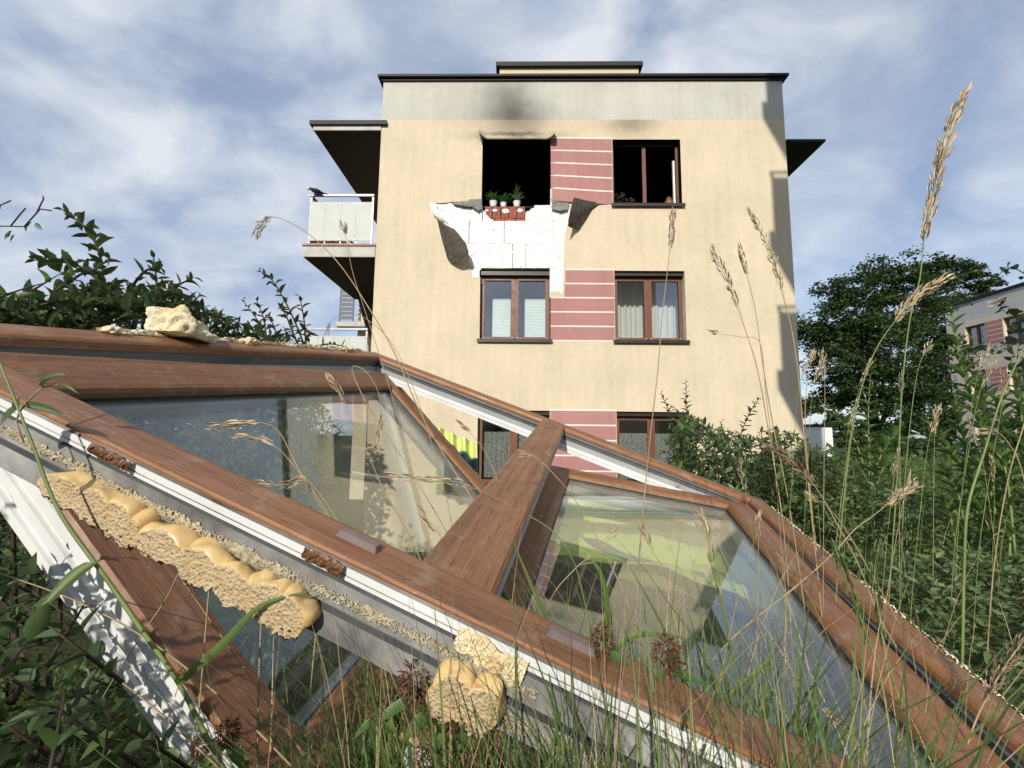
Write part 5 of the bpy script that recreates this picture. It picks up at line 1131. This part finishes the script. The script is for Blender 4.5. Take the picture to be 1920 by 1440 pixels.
for z in hz[:3]:
    for (a_, b_) in hw:
        w0 = hside('window', [(a_+.002, a_+.09, .16, .24, z-hh, z), (b_-.09, b_-.002, .16, .24, z-hh, z), (a_+.091, b_-.091, .16, .24, z-.09, z-.002), (a_+.091, b_-.091, .16, .24, z-hh+.002, z-hh+.09), ((a_+b_)/2-.06, (a_+b_)/2+.06, .15, .24, z-hh+.091, z-.091)], M['brown'])
        g_ = hside('glass_pane', [(a_+.09, b_-.09, .19, .20, z-hh+.09, z-.09)], M['glass_b']); g_.parent = w0
        c_ = hside('curtain', [(a_+.1, a_+.35, .27, .29, z-hh+.05, z-.05), (b_-.4, b_-.1, .27, .29, z-hh+.05, z-.05)], M['lace']); c_.parent = w0
        s_ = hside('window_sill', [(a_-.05, b_+.05, -.06, .15, z-hh-.04, z-hh-.002)], M['sillm']); s_.parent = w0
    a_, b_ = hw[0][1]+.03, hw[1][0]-.03
    for i in range(5):
        z0_ = z-hh+i*hh/5; hside('pink_band', [(a_, b_, -.012, -.001, z0_+.03, z0_+hh/5)], M['pink']); hside('white_stripe', [(a_, b_, -.010, -.001, z0_+.0005, z0_+.0295)], M['stripe'])
hside('interior', [(.31, 9.19, .8, .85, .1, ztop-1.1)], M['soot'])  # black sheet painting the unlit rooms behind the windows, no fire damage here
# street lamp
lp = at(1733, 900, 13); lb_ = V((lp.x, 13, gz(lp.x, 13))); LP = empty('street_lamp', lb_); tag(LP, 'slim grey street lamp standing in front of the dark trees', 'lamp')
zt_l = at(1727, 822, 13).z-lb_.z; q = MB(); q.tube([V((0, 0, 0)), V((0, 0, zt_l))], [.05, .04], 8); q.build('pole', M['rail'], LP, True)
q = MB(); q.tube([V((0, 0, zt_l)), V((-.05, 0, zt_l+.15)), V((-.25, 0, zt_l+.22))], .03, 8); q.build('arm', M['rail'], LP, True)
q = MB(); q.lathe([(.22, 0), (.24, .03), (.18, .09), (.05, .12), (.01, .13)], (-.12, 0, zt_l-.02), 14); q.build('lamp_head', M['pvc_pale'], LP, True)
# white garden wall past the corner of the building
q = MB(); a = at(1520, 800, 16); b = at(1560, 800, 16); z0 = gz(a.x, 16); c_ = V(((a.x+b.x)/2, 16, z0)); wl = empty('garden_wall', c_); tag(wl, 'bright white wall seen past the corner of the cream building', 'wall')
q.box((a.x-c_.x-3, 0, -.2), (b.x-c_.x, .25, a.z-z0)); q.build('wall_body', M['white'], wl); q = MB(); q.box((a.x-c_.x-3.05, -.05, a.z-z0+.001), (b.x-c_.x+.05, .3, a.z-z0+.08)); q.build('coping', M['trim'], wl)

# ------------------------------------------------------------------ neighbouring block behind the camera on the right: its balconies shade the facade corner
NBX, NBY = 2.75, -1.1; NB = empty('neighbour_block', (NBX+1.4, NBY, gz(6, -3)-.3)); nz = NB.location.z
tag(NB, 'taller cream apartment block with stacked left balconies casting the corner shadow', 'building')
q = MB(); Hn = 15.2-nz; q.box((0, -3.4, 0), (1.7, 0, Hn)); q.build('wall', M['cream'], NB)
q = MB(); q.box((-.1, -3.5, Hn+.001), (1.8, .1, Hn+.1)); q.build('roof_trim', M['trim'], NB)
for k in range(5):
    rz = 10.75+2.857*(1-k)-nz
    if rz < 1: continue
    q = MB(); q.box((-1.42, -2.9, rz-1.68), (-.001, 0, rz-1.30)); s = q.build('balcony_slab', M['concrete'], NB)
    q = MB(); q.box((-1.32, -.02, rz-1.299), (-.02, -.005, rz-.13)); q.box((-1.32, -2.88, rz-1.299), (-1.305, -.021, rz-.13)); q.build('railing_panel', M['panel'], s)
    q = MB(); q.box((-1.35, -.03, rz-.05), (-.001, .0, rz)); q.box((-1.35, -2.9, rz-.05), (-1.31, -.031, rz)); q.box((-1.33, -.03, rz-.129), (-1.29, .0, rz-.051)); q.build('railing', M['rail'], s)
q = MB(); zc_ = 14.9-nz; q.box((-1.42, -3, zc_-.2), (-.001, .05, zc_)); q.build('canopy', M['trim'], NB)

# ------------------------------------------------------------------ small things: crow, pots, burnt plants
c = at(593, 364, DY-.02); CR = empty('crow', c); CR.scale = (.8, .8, .8); tag(CR, 'black crow perched on the upper balcony railing facing left', 'bird')
q = MB(); prof = [(-.19, .10, .012), (-.165, .115, .035), (-.13, .105, .042), (-.08, .075, .055), (0, .05, .07), (.07, .03, .055), (.14, .005, .032), (.24, -.02, .016), (.30, -.035, .008)]
q.tube([V((x, 0, z+.03)) for x, z, r_ in prof], [r_ for *_, r_ in prof], 10); q.build('body', M['crow'], CR, True)
q = MB(); q.tube([V((-.185, 0, .13)), V((-.22, 0, .118)), V((-.255, 0, .105))], [.016, .011, .002], 6); q.build('beak', M['crow'], CR, True)
for s in (-1, 1):
    q = MB(); q.tube([V((.0, s*.025, .02)), V((-.01, s*.025, -.03))], .008, 5); q.tube([V((-.04, s*.025, -.005)), V((.03, s*.025, -.005))], .006, 5); q.build('leg', M['crow'], CR, True)
    q = MB(); q.tube([V((-.08, s*.045, .11)), V((.04, s*.06, .085)), V((.18, s*.035, .02))], [.02, .034, .008], 8); q.build('wing', M['crow'], CR, True)
zs_ = TOP[3]-WH+.012
def pot(px, r_, h, label, kind):
    x = fpx(px, 385, .2)[0]; wpos = B_M@V((x, .2, zs_)); root = empty('potted_plant', wpos, -YAW); tag(root, label, 'potted plant', 'pots on the burnt window sill')
    q = MB(); q.lathe([(r_*.72, 0), (r_*.85, h*.5), (r_, h*.95), (r_*1.05, h), (r_*.92, h), (r_*.9, h*.85), (0, h*.85)], (0, 0, 0), 14); q.build('pot', M['pot'], root, True)
    for k in range(16 if kind else 22):
        an = k*2.4; rr = random.uniform(.3, 1); d = V((math.cos(an)*rr, math.sin(an)*rr, 1.1 if kind else .75)); L_ = random.uniform(.24, .40) if kind else random.uniform(.16, .30)
        leaf_part(root, wpos+V((0, 0, h*.85)), d, V((-d.x, -d.y, .3)), L_, .035 if kind else .05, M['weed'], 6)
pot(925, .085, .15, 'leftmost white pot with bushy leaves on the burnt window sill', 0)
pot(944, .07, .12, 'middle small white pot with leaves on the burnt window sill', 0)
pot(969, .08, .15, 'rightmost white pot with tall spiky leaves on the burnt window sill', 1)
def burnt(px, H, label):
    x, _ = fpx(px, 380, .2); wpos = B_M@V((x, .2, TOP[3]-WH+.016)); root = empty('burnt_plant', wpos, -YAW); tag(root, label, 'burnt plant', 'burnt plants in the right window'); q = MB()
    for k in range(4): a = k*1.7; q.tube([V((0, 0, 0)), V((.03*math.cos(a), .02*math.sin(a), H*.5)), V((.07*math.cos(a), .03*math.sin(a), H*random.uniform(.75, 1)))], [.006, .004, .002], 5)
    q.lathe([(.05, 0), (.06, .08), (.05, .08), (0, .07)], (0, 0, 0), 10); q.build('stem', M['char'], root, True)
    for k in range(18): an = k*2.4; leaf_part(root, wpos+V((.05*math.cos(an), .03*math.sin(an), H*random.uniform(.35, .95))), V((math.cos(an), math.sin(an), -.5)), V((0, 0, 1)), .09, .04, DEAD, 4)
DEAD = leafmat('scorched_leaf', (.03, .026, .02), (.09, .08, .065), (.22, .2, .17), .8, .1)
burnt(1163, .38, 'taller scorched plant at left in the burnt right window'); burnt(1182, .27, 'short scorched plant in the burnt right window, nearest the post')
x, _ = fpx(1254, 378, .2); v0 = B_M@V((x, .2, TOP[3]-WH+.016)); q = MB(); q.lathe([(.05, 0), (.09, .05), (.10, .12), (.075, .19), (.04, .225), (.05, .245), (.04, .245), (0, .2)], (0, 0, 0), 16)
o = q.build('vase', M['vase'], None, True); o.location = v0; tag(o, 'round brown vase on the sill at right in the burnt window', 'vase')
